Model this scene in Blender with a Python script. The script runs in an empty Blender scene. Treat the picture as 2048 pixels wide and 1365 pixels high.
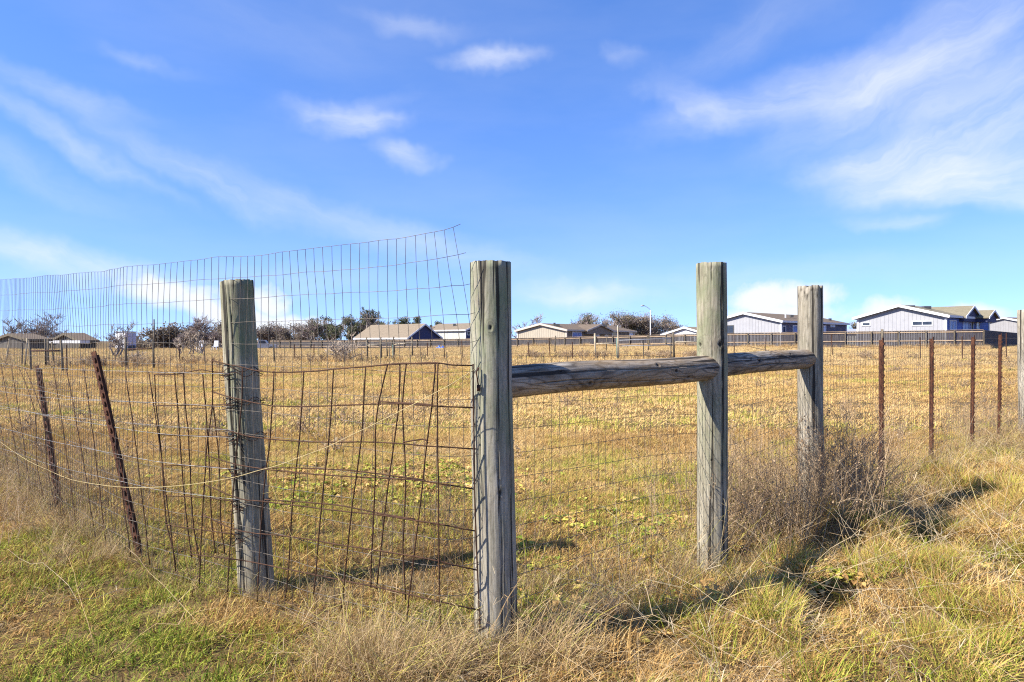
import bpy, math, random
import numpy as np
from mathutils import Vector, Matrix, noise

# ------------------------------------------------------------------ camera, sky, sun, exposure
S = bpy.context.scene
C = S.collection
F = 1360.0                      # focal length in photo pixels (2048 wide)
CAM_H, CX, CY = 1.3, 1024.0, 682.5
cam_d = bpy.data.cameras.new('camera'); cam = bpy.data.objects.new('camera', cam_d); C.objects.link(cam)
cam.location = (0, 0, CAM_H); cam.rotation_euler = (math.radians(90), 0, 0)
cam_d.sensor_width = 36.0; cam_d.lens = 36.0 * F / 2048.0
cam_d.clip_start = 0.05; cam_d.clip_end = 8000
S.camera = cam
S.view_settings.view_transform = 'Standard'
S.view_settings.look = 'None'
S.view_settings.gamma = 1.0
S.view_settings.use_curve_mapping = False
S.view_settings.exposure = 1.1
S.render.engine = 'CYCLES'; S.cycles.use_denoising = False; S.cycles.filter_width = 1.15
S.cycles.max_bounces = 5; S.cycles.diffuse_bounces = 2; S.cycles.transmission_bounces = 4; S.cycles.transparent_max_bounces = 8

SUN_EL, SUN_AZ = math.radians(40), math.radians(-111)      # azimuth clockwise from +Y (north of the camera)
SUN_DIR = Vector((math.sin(SUN_AZ) * math.cos(SUN_EL), math.cos(SUN_AZ) * math.cos(SUN_EL), math.sin(SUN_EL)))
sun_d = bpy.data.lights.new('sun', 'SUN'); sun = bpy.data.objects.new('sun', sun_d); C.objects.link(sun)
sun_d.energy = 5.0; sun_d.angle = math.radians(0.53); sun_d.color = (1.0, 0.94, 0.84)
sun.rotation_euler = SUN_DIR.to_track_quat('Z', 'Y').to_euler()

W = bpy.data.worlds.new('World'); S.world = W; W.use_nodes = True
WT = W.node_tree; WT.nodes.clear()


def wn(t, **kw):
    n = WT.nodes.new(t)
    for k, v in kw.items():
        setattr(n, k, v)
    return n


def wmath(op, a, b=None, clamp=False):
    n = wn('ShaderNodeMath', operation=op, use_clamp=clamp)
    for i, v in enumerate((a, b)):
        if v is None: continue
        if isinstance(v, (int, float)): n.inputs[i].default_value = v
        else: WT.links.new(v, n.inputs[i])
    return n.outputs[0]


def build_sky():
    L = WT.links.new
    out = wn('ShaderNodeOutputWorld'); bg = wn('ShaderNodeBackground'); bg.inputs['Strength'].default_value = 0.110
    sky = wn('ShaderNodeTexSky', sky_type='NISHITA', sun_disc=False, sun_elevation=SUN_EL, sun_rotation=SUN_AZ,
             altitude=200, air_density=1.0, dust_density=0.1, ozone_density=1.6)
    tc0 = wn('ShaderNodeTexCoord'); lift = wn('ShaderNodeVectorMath', operation='ADD'); L(tc0.outputs['Generated'], lift.inputs[0]); lift.inputs[1].default_value = (0, 0, .075)   # clear air: keep the murky last degrees of the model out of the sky
    ln0 = wn('ShaderNodeVectorMath', operation='NORMALIZE'); L(lift.outputs[0], ln0.inputs[0]); L(ln0.outputs[0], sky.inputs[0])
    hsv = wn('ShaderNodeHueSaturation'); hsv.inputs['Saturation'].default_value = 1.12; hsv.inputs['Value'].default_value = 1.0
    wb = wn('ShaderNodeMix', data_type='RGBA', blend_type='MULTIPLY'); wb.inputs[0].default_value = 1.0; wb.inputs[7].default_value = (.82, .95, 1.42, 1)   # cool white balance
    L(sky.outputs[0], wb.inputs[6]); gm = wn('ShaderNodeGamma'); gm.inputs[1].default_value = .86; L(wb.outputs[2], gm.inputs[0]); L(gm.outputs[0], hsv.inputs['Color'])
    tc = wn('ShaderNodeTexCoord'); sep = wn('ShaderNodeSeparateXYZ'); L(tc.outputs['Generated'], sep.inputs[0])
    az = wmath('ARCTAN2', sep.outputs[0], sep.outputs[1]); el = wmath('ARCSINE', sep.outputs[2])
    co = wn('ShaderNodeCombineXYZ'); L(az, co.inputs[0]); L(el, co.inputs[1])
    # soft domain warp so that no cloud is a plain ellipse
    wz = wn('ShaderNodeTexNoise'); wz.inputs['Scale'].default_value = 9; wz.inputs['Detail'].default_value = 4; wz.inputs['Roughness'].default_value = 0.6
    L(co.outputs[0], wz.inputs['Vector'])
    wsub = wn('ShaderNodeVectorMath', operation='SUBTRACT'); L(wz.outputs['Color'], wsub.inputs[0]); wsub.inputs[1].default_value = (.5, .5, .5)
    wscl = wn('ShaderNodeVectorMath', operation='MULTIPLY'); L(wsub.outputs[0], wscl.inputs[0]); wscl.inputs[1].default_value = (.13, .06, 0)
    P = wn('ShaderNodeVectorMath', operation='ADD'); L(co.outputs[0], P.inputs[0]); L(wscl.outputs[0], P.inputs[1]); P = P.outputs[0]
    wscl2 = wn('ShaderNodeVectorMath', operation='MULTIPLY'); L(wsub.outputs[0], wscl2.inputs[0]); wscl2.inputs[1].default_value = (.03, .03, 0)
    P2 = wn('ShaderNodeVectorMath', operation='ADD'); L(co.outputs[0], P2.inputs[0]); L(wscl2.outputs[0], P2.inputs[1]); P2 = P2.outputs[0]

    def ang(x, y):
        a = math.atan((x - CX) / F); return a, math.atan((CY - y) / F * math.cos(a))
    total = None
    # wispy cirrus: centre x, y, half width, half height (photo pixels), tilt in degrees, strength
    cirrus = [(1560, 200, 300, 60, 6, .50), (1830, 140, 330, 95, 24, .55), (1390, 215, 120, 40, -30, .30), (1960, 250, 300, 110, 22, .58),
              (1990, 350, 330, 55, -4, .55), (1760, 310, 180, 34, 12, .35), (2000, 390, 190, 32, -8, .35),
              (985, 118, 130, 26, 0, .62), (715, 237, 135, 36, 3, .62), (815, 305, 95, 32, -8, .52), (690, 205, 180, 22, 10, .18),
              (130, 275, 250, 26, -27, .32), (380, 345, 300, 38, -23, .26), (650, 430, 330, 48, -18, .26), (900, 505, 300, 46, -10, .24),
              (90, 505, 260, 40, -12, .55), (110, 175, 190, 30, -10, .26), (40, 330, 240, 40, -20, .18), (1790, 445, 120, 20, 0, .34),
              (1150, 590, 190, 34, -4, .46), (300, 118, 90, 20, -8, .2), (830, 45, 150, 26, -6, .22), (1250, 100, 60, 26, -20, .2),
              (330, 560, 520, 40, 3, .22), (1500, 560, 500, 45, 2, .2), (560, 60, 300, 60, -15, .06), (1500, 60, 300, 60, 20, .16)]
    streak = {}
    for q, deg in enumerate((-24, 0, 22)):
        m = wn('ShaderNodeMapping', vector_type='POINT'); L(P, m.inputs['Vector']); m.inputs['Rotation'].default_value = (0, 0, math.radians(-deg)); 
        sc = wn('ShaderNodeVectorMath', operation='MULTIPLY_ADD'); L(m.outputs[0], sc.inputs[0]); sc.inputs[1].default_value = (7.0, 40.0, 1); sc.inputs[2].default_value = (q * 3.7, q * 1.3, 0)
        nz = wn('ShaderNodeTexNoise'); L(sc.outputs[0], nz.inputs['Vector']); nz.inputs['Scale'].default_value = 0.8; nz.inputs['Detail'].default_value = 6; nz.inputs['Roughness'].default_value = 0.62
        nr = wn('ShaderNodeMapRange'); L(nz.outputs['Fac'], nr.inputs['Value'])
        nr.inputs['From Min'].default_value = .28; nr.inputs['From Max'].default_value = .72; nr.inputs['To Min'].default_value = .38; nr.inputs['To Max'].default_value = 1.1
        streak[deg] = nr.outputs[0]
    for i, (x, y, hw, hh, rot, st) in enumerate(cirrus):
        a, e = ang(x, y)
        m = wn('ShaderNodeMapping', vector_type='TEXTURE'); L(P, m.inputs['Vector'])
        m.inputs['Location'].default_value = (a, e, 0); m.inputs['Rotation'].default_value = (0, 0, math.radians(rot))
        m.inputs['Scale'].default_value = (hw / F, hh / F, 1)
        ln = wn('ShaderNodeVectorMath', operation='LENGTH'); L(m.outputs[0], ln.inputs[0])
        mr = wn('ShaderNodeMapRange', interpolation_type='SMOOTHSTEP'); L(ln.outputs['Value'], mr.inputs['Value'])
        mr.inputs['From Min'].default_value = 1.1; mr.inputs['From Max'].default_value = 0.0
        mr.inputs['To Min'].default_value = 0; mr.inputs['To Max'].default_value = st
        v = wmath('MULTIPLY', mr.outputs[0], streak[min(streak, key=lambda d: abs(d - rot))])
        total = v if total is None else wmath('ADD', total, v)
    # high thin veil all over the dome
    dm = wn('ShaderNodeMapping'); L(tc.outputs['Generated'], dm.inputs['Vector']); dm.inputs['Scale'].default_value = (1.2, 1.2, 4.5); dm.inputs['Rotation'].default_value = (.25, .1, .4)
    vn = wn('ShaderNodeTexNoise'); L(dm.outputs[0], vn.inputs['Vector']); vn.inputs['Scale'].default_value = 1.6; vn.inputs['Detail'].default_value = 6; vn.inputs['Roughness'].default_value = .55
    vr = wn('ShaderNodeMapRange'); L(vn.outputs['Fac'], vr.inputs['Value']); vr.inputs['From Min'].default_value = .45; vr.inputs['From Max'].default_value = .8; vr.inputs['To Max'].default_value = .12
    total = wmath('ADD', total, vr.outputs[0])
    total = wmath('MINIMUM', total, .78)
    # small cumulus low over the horizon: edges broken by noise
    fn = wn('ShaderNodeTexNoise'); L(P2, fn.inputs['Vector']); fn.inputs['Scale'].default_value = 26; fn.inputs['Detail'].default_value = 6; fn.inputs['Roughness'].default_value = .6
    fo = wmath('SUBTRACT', fn.outputs['Fac'], .5); fo = wmath('MULTIPLY', fo, 1.15)
    cum = None
    for (x, y, hw, hh, rot) in [(330, 582, 120, 34, -6), (400, 612, 120, 38, -30), (500, 640, 130, 36, -10), (530, 600, 60, 40, -30), (600, 645, 110, 26, -5),
                                (1530, 598, 85, 46, 4), (1610, 590, 80, 36, -4), (1560, 630, 150, 40, 0), (1775, 625, 60, 30, 10), (1960, 632, 60, 28, -15), (1880, 650, 160, 26, 0)]:
        a, e = ang(x, y)
        m = wn('ShaderNodeMapping', vector_type='TEXTURE'); L(P2, m.inputs['Vector'])
        m.inputs['Location'].default_value = (a, e, 0); m.inputs['Rotation'].default_value = (0, 0, math.radians(rot)); m.inputs['Scale'].default_value = (hw / F, hh / F, 1)
        ln = wn('ShaderNodeVectorMath', operation='LENGTH'); L(m.outputs[0], ln.inputs[0])
        v = wmath('SUBTRACT', 1.0, ln.outputs['Value'])
        cum = v if cum is None else wmath('MAXIMUM', cum, v)
    cum = wmath('ADD', cum, fo)
    cr = wn('ShaderNodeMapRange', interpolation_type='SMOOTHSTEP'); L(cum, cr.inputs['Value']); cr.inputs['From Min'].default_value = .0; cr.inputs['From Max'].default_value = .75; cr.inputs['To Max'].default_value = .95
    total = wmath('MAXIMUM', total, cr.outputs[0])
    # clouds only above the horizon
    up = wn('ShaderNodeMapRange'); L(el, up.inputs['Value']); up.inputs['From Min'].default_value = -.01; up.inputs['From Max'].default_value = .02
    total = wmath('MULTIPLY', total, up.outputs[0])
    mix = wn('ShaderNodeMix', data_type='RGBA'); L(total, mix.inputs[0]); L(hsv.outputs[0], mix.inputs[6]); mix.inputs[7].default_value = (4.3, 4.45, 4.75, 1)
    L(mix.outputs[2], bg.inputs['Color']); L(bg.outputs[0], out.inputs['Surface'])


build_sky()


# ------------------------------------------------------------------ helpers
def px(x, y, D):
    return Vector(((x - CX) / F * D, D, CAM_H - (y - CY) / F * D))


def hash2(ix, iy, seed):
    h = (ix.astype(np.int64) * 374761393 + iy.astype(np.int64) * 668265263 + seed * 1442695041) & 0xFFFFFFFF
    h = ((h ^ (h >> 13)) * 1274126177) & 0xFFFFFFFF
    return ((h ^ (h >> 16)) & 0xFFFFFF) / float(0xFFFFFF)


def vnoise(x, y, seed=0):
    x = np.asarray(x, float); y = np.asarray(y, float)
    ix, iy = np.floor(x), np.floor(y); fx, fy = x - ix, y - iy
    fx = fx * fx * (3 - 2 * fx); fy = fy * fy * (3 - 2 * fy)
    a, b = hash2(ix, iy, seed), hash2(ix + 1, iy, seed); c, d = hash2(ix, iy + 1, seed), hash2(ix + 1, iy + 1, seed)
    return (a * (1 - fx) + b * fx) * (1 - fy) + (c * (1 - fx) + d * fx) * fy


def fbm(x, y, seed=0, o=3):
    v, amp, t = 0, 1, 0
    for i in range(o):
        v = v + amp * vnoise(np.asarray(x) * 2 ** i, np.asarray(y) * 2 ** i, seed + i * 17); t += amp; amp *= .5
    return v / t


KD = np.array([-60, 0, 6, 28, 40, 60, 75, 90, 110, 140, 300, 4000.])
KL = np.array([0, 0, 0, .16, .25, .35, .28, -.05, -.38, -.35, 0, 0])
KR = np.array([0, 0, .02, .2, .3, .42, .5, .5, .5, .45, 0, 0])


def gz(x, y):
    x = np.asarray(x, float); y = np.asarray(y, float)
    s = np.clip((x / np.maximum(y, 8) + .22) / .34, 0, 1); s = s * s * (3 - 2 * s)
    z = np.interp(y, KD, KL) * (1 - s) + np.interp(y, KD, KR) * s
    near = np.exp(-np.maximum(y - 3, 0) / 14.0)
    z = z + near * (fbm(x * .9, y * .9, 3) - .5) * .09 + (fbm(x * .17, y * .17, 5) - .5) * .12 * np.clip((y - 6) / 20, 0, 1)
    z = z - .07 * np.exp(-((x - 1.25) ** 2 + (y - 4.0) ** 2) / .5)
    # hummocky tussock ground to the right of the near fence
    right = np.clip((x - .3) / .8, 0, 1) * np.clip((9 - y) / 4, 0, 1) * np.clip((x - 1.104 * (y - 2.9) + .3) / .4, 0, 1)
    z = z + right * (fbm(x * 1.8, y * 1.8, 11, 2) - .52) * .46
    return z


def gzf(x, y):
    return float(gz(np.array([x]), np.array([y]))[0])


class MB:
    def __init__(self): self.v, self.f = [], []

    def tube(self, pts, r, n=5, caps=True):
        pts = [Vector(p) for p in pts]; k = len(pts); base = len(self.v)
        rs = r if isinstance(r, (list, tuple)) else [r] * k
        nrm = None
        for i, p in enumerate(pts):
            t = (pts[min(i + 1, k - 1)] - pts[max(i - 1, 0)])
            t = t.normalized() if t.length > 1e-9 else Vector((0, 0, 1))
            if nrm is None:
                nrm = t.orthogonal().normalized()
            else:
                nrm = nrm - t * nrm.dot(t); nrm = nrm.normalized() if nrm.length > 1e-6 else t.orthogonal().normalized()
            b = t.cross(nrm)
            for j in range(n):
                a = 2 * math.pi * j / n
                self.v.append(p + (nrm * math.cos(a) + b * math.sin(a)) * rs[i])
        for i in range(k - 1):
            for j in range(n):
                j2 = (j + 1) % n
                self.f.append((base + i * n + j, base + i * n + j2, base + (i + 1) * n + j2, base + (i + 1) * n + j))
        if caps:
            self.f.append(tuple(base + j for j in reversed(range(n)))); self.f.append(tuple(base + (k - 1) * n + j for j in range(n)))
        return self

    def quadbox(self, q, d):
        """a slab: four corner points q and an extrusion vector d"""
        b = len(self.v); q = [Vector(p) for p in q]; d = Vector(d)
        self.v += q + [p + d for p in q]
        self.f += [(b, b + 1, b + 2, b + 3), (b + 7, b + 6, b + 5, b + 4)]
        for i in range(4):
            j = (i + 1) % 4; self.f.append((b + j, b + i, b + 4 + i, b + 4 + j))
        return self

    def box(self, c, sx, sy, sz, rz=0.0):
        c = Vector(c); ca, sa = math.cos(rz), math.sin(rz)
        ex = Vector((ca, sa, 0)) * sx / 2; ey = Vector((-sa, ca, 0)) * sy / 2; ez = Vector((0, 0, sz / 2))
        return self.quadbox([c - ex - ey - ez, c + ex - ey - ez, c + ex + ey - ez, c - ex + ey - ez], ez * 2)

    def poly(self, pts, d):
        """a prism: polygon extruded by d"""
        b = len(self.v); n = len(pts); pts = [Vector(p) for p in pts]; d = Vector(d)
        self.v += pts + [p + d for p in pts]
        self.f.append(tuple(range(b, b + n))); self.f.append(tuple(b + n + i for i in reversed(range(n))))
        for i in range(n):
            j = (i + 1) % n; self.f.append((b + j, b + i, b + n + i, b + n + j))
        return self

    def build(self, name, mat, parent=None, smooth=False, loc=None):
        me = bpy.data.meshes.new(name)
        o0 = Vector(loc) if loc is not None else Vector((0, 0, 0))
        me.from_pydata([tuple(Vector(v) - o0) for v in self.v], [], self.f); me.update()
        if smooth: me.polygons.foreach_set('use_smooth', [True] * len(me.polygons))
        return link(name, me, mat, parent, o0 if loc is not None else None)


def link(name, me, mat, parent=None, loc=None):
    if mat is not None: me.materials.append(mat)
    o = bpy.data.objects.new(name, me); C.objects.link(o)
    if loc is not None: o.location = loc
    if parent is not None:
        o.parent = parent
        if parent.location.length > 0:
            o.matrix_parent_inverse = Matrix.Translation(-parent.location)
    return o


def tag(o, label=None, cat=None, group=None, kind=None):
    if label: o['label'] = label
    if cat: o['category'] = cat
    if group: o['group'] = group
    if kind: o['kind'] = kind
    return o


def empty(name, loc, label, cat, group=None):
    o = bpy.data.objects.new(name, None); C.objects.link(o); o.location = loc; o.empty_display_size = .2
    return tag(o, label, cat, group)


# ------------------------------------------------------------------ materials
class NT:
    def __init__(self, name):
        self.m = bpy.data.materials.new(name); self.m.use_nodes = True; self.t = self.m.node_tree; self.t.nodes.clear()
        self.out = self.n('ShaderNodeOutputMaterial')

    def n(self, t, inp=None, **kw):
        n = self.t.nodes.new(t)
        for k, v in kw.items(): setattr(n, k, v)
        for k, v in (inp or {}).items():
            if isinstance(v, bpy.types.NodeSocket): self.t.links.new(v, n.inputs[k])
            else: n.inputs[k].default_value = v
        return n

    def coord(self, kind='Object', scale=(1, 1, 1), rot=(0, 0, 0)):
        if kind == 'World': s = self.n('ShaderNodeNewGeometry').outputs['Position']
        else: s = self.n('ShaderNodeTexCoord').outputs[kind]
        return self.n('ShaderNodeMapping', {'Vector': s, 'Scale': scale, 'Rotation': rot}).outputs[0]

    def noise(self, vec, scale, detail=4, rough=.5, w=None):
        d = {'Vector': vec, 'Scale': scale, 'Detail': detail, 'Roughness': rough}
        if w is not None:
            n = self.n('ShaderNodeTexNoise', noise_dimensions='4D'); 
            for k, v in d.items():
                if isinstance(v, bpy.types.NodeSocket): self.t.links.new(v, n.inputs[k])
                else: n.inputs[k].default_value = v
            self.t.links.new(w, n.inputs['W']); return n.outputs['Fac']
        return self.n('ShaderNodeTexNoise', d).outputs['Fac']

    def ramp(self, fac, stops):
        r = self.n('ShaderNodeValToRGB', {'Fac': fac}); e = r.color_ramp.elements
        while len(e) < len(stops): e.new(.5)
        for i, (p, c) in enumerate(stops):
            e[i].position = p; e[i].color = (c[0], c[1], c[2], 1) if isinstance(c, (tuple, list)) else (c, c, c, 1)
        return r.outputs[0]

    def mix(self, fac, a, b, blend='MIX'):
        m = self.n('ShaderNodeMix', data_type='RGBA', blend_type=blend)
        for i, v in ((0, fac), (6, a), (7, b)):
            if isinstance(v, bpy.types.NodeSocket): self.t.links.new(v, m.inputs[i])
            else: m.inputs[i].default_value = v if i == 0 else (*v, 1) if len(v) == 3 else v
        return m.outputs[2]

    def math(self, op, a, b=None, clamp=False):
        m = self.n('ShaderNodeMath', operation=op, use_clamp=clamp)
        for i, v in enumerate((a, b)):
            if v is None: continue
            if isinstance(v, bpy.types.NodeSocket): self.t.links.new(v, m.inputs[i])
            else: m.inputs[i].default_value = v
        return m.outputs[0]

    def rnd(self, k=37.0):
        return self.math('MULTIPLY', self.n('ShaderNodeObjectInfo').outputs['Random'], k)

    def bump(self, h, strength=.3, dist=.01, normal=None):
        d = {'Height': h, 'Strength': strength, 'Distance': dist}
        if normal is not None: d['Normal'] = normal
        return self.n('ShaderNodeBump', d).outputs[0]

    def pbr(self, col, rough=.8, normal=None, spec=.3, metal=0.0, translucent=0.0, tcol=None):
        d = {'Base Color': col if isinstance(col, bpy.types.NodeSocket) else (*col, 1), 'Roughness': rough, 'Specular IOR Level': spec, 'Metallic': metal}
        if normal is not None: d['Normal'] = normal
        p = self.n('ShaderNodeBsdfPrincipled', d); sh = p.outputs[0]
        if translucent:
            t = self.n('ShaderNodeBsdfTranslucent', {'Color': col if isinstance(col, bpy.types.NodeSocket) else (*col, 1)})
            sh = self.n('ShaderNodeMixShader', {0: translucent, 1: sh, 2: t.outputs[0]}).outputs[0]
        self.t.links.new(sh, self.out.inputs['Surface']); return self.m


def m_wood(name, dark, mid, light, green=0.0, greencol=(.17, .22, .10), swirl=0.0, warm=0.0):
    t = NT(name); w = t.rnd()
    c = t.coord('Object'); cs = t.coord('Object', (1, 1, .05)); cm = t.coord('Object', (1, 1, .35))
    fine = t.noise(cs, 95, 6, .65, w); broad = t.noise(cm, 9, 5, .6, w); mott = t.noise(c, 55, 6, .7, w)
    col = t.ramp(t.math('ADD', t.math('MULTIPLY', fine, .62), t.math('MULTIPLY', broad, .38)), [(.33, dark), (.5, mid), (.66, light)])
    # plain-sawn grain: rings of a distorted field
    ring = t.math('ADD', t.n('ShaderNodeSeparateXYZ', {0: c}).outputs[0], t.math('MULTIPLY', t.noise(t.coord('Object', (1, 1, .28)), 5.0, 3, .5, w), .5))
    band = t.math('SINE', t.math('MULTIPLY', ring, 210.0 if swirl else 260.0)); band = t.math('MULTIPLY', t.math('ADD', band, 1.0), .5)
    col = t.mix(t.math('MULTIPLY', t.math('POWER', band, 4.0), .34 + swirl * .5), col, dark)
    if swirl:
        pt = t.ramp(t.noise(t.coord('Object', (1, 1, .45)), 11, 4, .6, w), [(.45, 0.0), (.6, 1.0)])
        col = t.mix(t.math('MULTIPLY', pt, .42), col, (.07, .058, .048))
    if warm:
        wf = t.ramp(t.noise(t.coord('Object', (1, 1, .4)), 6, 4, .6, w), [(.42, 0.0), (.62, 1.0)])
        col = t.mix(t.math('MULTIPLY', wf, warm), col, (.34, .22, .10))
    if green:
        gf = t.ramp(t.noise(t.coord('Object', (1, 1, .5)), 6.5, 5, .65, w), [(.38, 0.0), (.62, 1.0)])
        zz = t.n('ShaderNodeSeparateXYZ', {0: c}).outputs[2]      # algae grows on the upper, wetter part of the post
        up = t.n('ShaderNodeMapRange', {0: zz, 1: .7, 2: 1.5, 3: .18, 4: 1.0}).outputs[0]
        col = t.mix(t.math('MULTIPLY', t.math('MULTIPLY', gf, up), green), col, greencol)
    col = t.mix(t.ramp(mott, [(.36, .35), (.46, 0.0)]), col, dark)
    # hairline checks along the grain
    chk = t.ramp(t.noise(t.coord('Object', (1, 1, .022)), 38, 3, .5, w), [(.395, 1.0), (.425, 0.0)])
    col = t.mix(t.math('MULTIPLY', chk, .9), col, (.022, .018, .015))
    dk = t.n('ShaderNodeAttribute', attribute_name='dark').outputs['Fac']          # dirt in the drying checks, dark heartwood of knots
    col = t.mix(t.math('MULTIPLY', dk, .92), col, (.016, .012, .009))
    h = t.math('SUBTRACT', t.math('ADD', t.math('MULTIPLY', fine, .7), t.math('MULTIPLY', mott, .3)), t.math('MULTIPLY', chk, .8))
    return t.pbr(col, .88, t.bump(h, .55, .006), .2)


def m_rust(name='rusty_steel', c1=(.026, .011, .008), c2=(.066, .026, .015), c3=(.17, .068, .028)):
    t = NT(name); w = t.rnd(); c = t.coord('Object')
    n1 = t.noise(c, 28, 6, .7, w); n2 = t.noise(c, 160, 4, .6, w)
    col = t.ramp(t.math('ADD', t.math('MULTIPLY', n1, .65), t.math('MULTIPLY', n2, .35)), [(.36, c1), (.5, c2), (.66, c3)])
    return t.pbr(col, .85, t.bump(n2, .5, .002), .25)


def m_galv(name, a, b, metal=.6, rough=.42):
    t = NT(name); n = t.noise(t.coord('Object'), 22, 4, .6)
    return t.pbr(t.ramp(n, [(.38, a), (.62, b)]), rough, None, .4, metal)


def m_plain(name, col, var=.12, scale=3.0, rough=.75, spec=.3, kind='Object', stretch=(1, 1, 1)):
    t = NT(name); n = t.noise(t.coord(kind, stretch), scale, 5, .6)
    lo = tuple(max(0, c * (1 - var)) for c in col); hi = tuple(min(1, c * (1 + var)) for c in col)
    return t.pbr(t.ramp(n, [(.35, lo), (.65, hi)]), rough, t.bump(n, .15, .01), spec)


def m_siding(name, col):
    t = NT(name); n = t.noise(t.coord('Object'), 2.0, 5, .6)
    base = t.ramp(n, [(.3, tuple(c * .92 for c in col)), (.7, tuple(min(1, c * 1.06) for c in col))])
    return t.pbr(base, .7, None, .3)


def m_shingle(name, a, b):
    t = NT(name); w = t.rnd(); n = t.noise(t.coord('Object'), 7.0, 5, .7, w); n2 = t.noise(t.coord('Object', (1, 1, 6)), 2.2, 3, .6, w)
    return t.pbr(t.ramp(t.math('ADD', t.math('MULTIPLY', n, .6), t.math('MULTIPLY', n2, .4)), [(.36, a), (.64, b)]), .9, None, .15)


def m_grass(name, dry, green, rough=.75, transl=.22):
    t = NT(name)
    tint = t.n('ShaderNodeAttribute', attribute_name='tint').outputs['Fac']
    g = t.n('ShaderNodeAttribute', attribute_type='INSTANCER', attribute_name='green').outputs['Fac']
    v = t.n('ShaderNodeAttribute', attribute_type='INSTANCER', attribute_name='vary').outputs['Fac']
    d = t.ramp(t.math('ADD', t.math('MULTIPLY', tint, .55), t.math('MULTIPLY', v, .45)), dry)
    gr = t.ramp(tint, green)
    f = t.math('ADD', g, t.math('MULTIPLY', t.math('SUBTRACT', tint, .5), .9))
    f = t.n('ShaderNodeMapRange', {0: f, 1: .38, 2: .62}, interpolation_type='SMOOTHSTEP').outputs[0]
    return t.pbr(t.mix(f, d, gr), rough, None, .18, translucent=transl)


M = {}
M['post_green'] = m_wood('weathered_post_green', (.11, .094, .070), (.31, .272, .215), (.49, .44, .36), .75, (.165, .205, .10))
M['post_olive'] = m_wood('weathered_post_olive', (.095, .08, .056), (.285, .25, .185), (.47, .42, .32), .7, (.15, .185, .085))
M['post_grey'] = m_wood('weathered_post_grey', (.09, .076, .058), (.27, .235, .18), (.46, .41, .33), .15, (.14, .17, .08))
M['rail'] = m_wood('weathered_rail', (.05, .040, .032), (.33, .285, .23), (.56, .50, .41), 0, swirl=.8, warm=.55)
M['far_wood'] = m_wood('far_post_wood', (.06, .05, .036), (.16, .13, .09), (.27, .23, .17))
M['rust'] = m_rust()
M['rust_wire'] = m_rust('rusty_wire', (.022, .012, .008), (.062, .030, .017), (.13, .066, .034))
M['mesh_wire'] = m_galv('dull_galvanised_wire', (.07, .056, .043), (.175, .145, .108), .15, .55)
M['bright_wire'] = m_galv('bright_galvanised_wire', (.11, .10, .09), (.33, .32, .30), .3, .5)
M['twine'] = m_plain('straw_twine', (.44, .35, .17), .15, 90)
M['dark_iron'] = m_plain('dark_iron', (.05, .045, .04), .3, 40)


# ------------------------------------------------------------------ ground
def build_ground():
    xs = np.concatenate([-np.geomspace(60, 4000, 22)[::-1], np.linspace(-58, -9, 50), np.linspace(-8.8, 8.8, 177), np.linspace(9, 58, 50), np.geomspace(60, 4000, 22)])
    ys = np.concatenate([-np.geomspace(5, 600, 12)[::-1], np.linspace(-4, 1.4, 10), np.linspace(1.5, 12, 106), np.linspace(12.4, 60, 96), np.linspace(61, 150, 60), np.geomspace(155, 5000, 26)])
    X, Y = np.meshgrid(xs, ys); Z = gz(X, Y)
    nx, ny = len(xs), len(ys)
    v = np.stack([X.ravel(), Y.ravel(), Z.ravel()], 1)
    i = np.arange(nx * ny).reshape(ny, nx)
    f = np.stack([i[:-1, :-1].ravel(), i[:-1, 1:].ravel(), i[1:, 1:].ravel(), i[1:, :-1].ravel()], 1)
    me = bpy.data.meshes.new('ground'); me.from_pydata(v.tolist(), [], f.tolist()); me.update()
    me.polygons.foreach_set('use_smooth', [True] * len(me.polygons))
    t = NT('dry_pasture_soil')
    p1 = t.noise(t.coord('World'), .55, 5, .6); p2 = t.noise(t.coord('World'), 6, 6, .7); p3 = t.noise(t.coord('World'), 55, 4, .7); p4 = t.noise(t.coord('World', (.25, 1, 1)), .22, 4, .6)
    col = t.ramp(t.math('ADD', t.math('MULTIPLY', p2, .5), t.math('MULTIPLY', p3, .5)), [(.34, (.055, .036, .016)), (.5, (.15, .098, .042)), (.66, (.30, .20, .085))])
    col = t.mix(t.ramp(p1, [(.48, .0), (.66, .5)]), col, (.11, .10, .035))
    col = t.mix(t.ramp(p4, [(.5, .0), (.66, .45)]), col, (.20, .14, .08))
    m = t.pbr(col, .95, t.bump(p3, .8, .03), .1)
    tag(link('ground', me, m), kind='structure')


build_ground()

# ------------------------------------------------------------------ near posts and rails
U = Vector((.741, .671, 0))          # along the right hand fence, away from the camera
P1, P2, P3, P4 = (-.08, 2.91), (1.20, 4.07), (2.17, 4.95), (7.03, 9.3)
L0 = (-1.33, 3.55)


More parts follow.
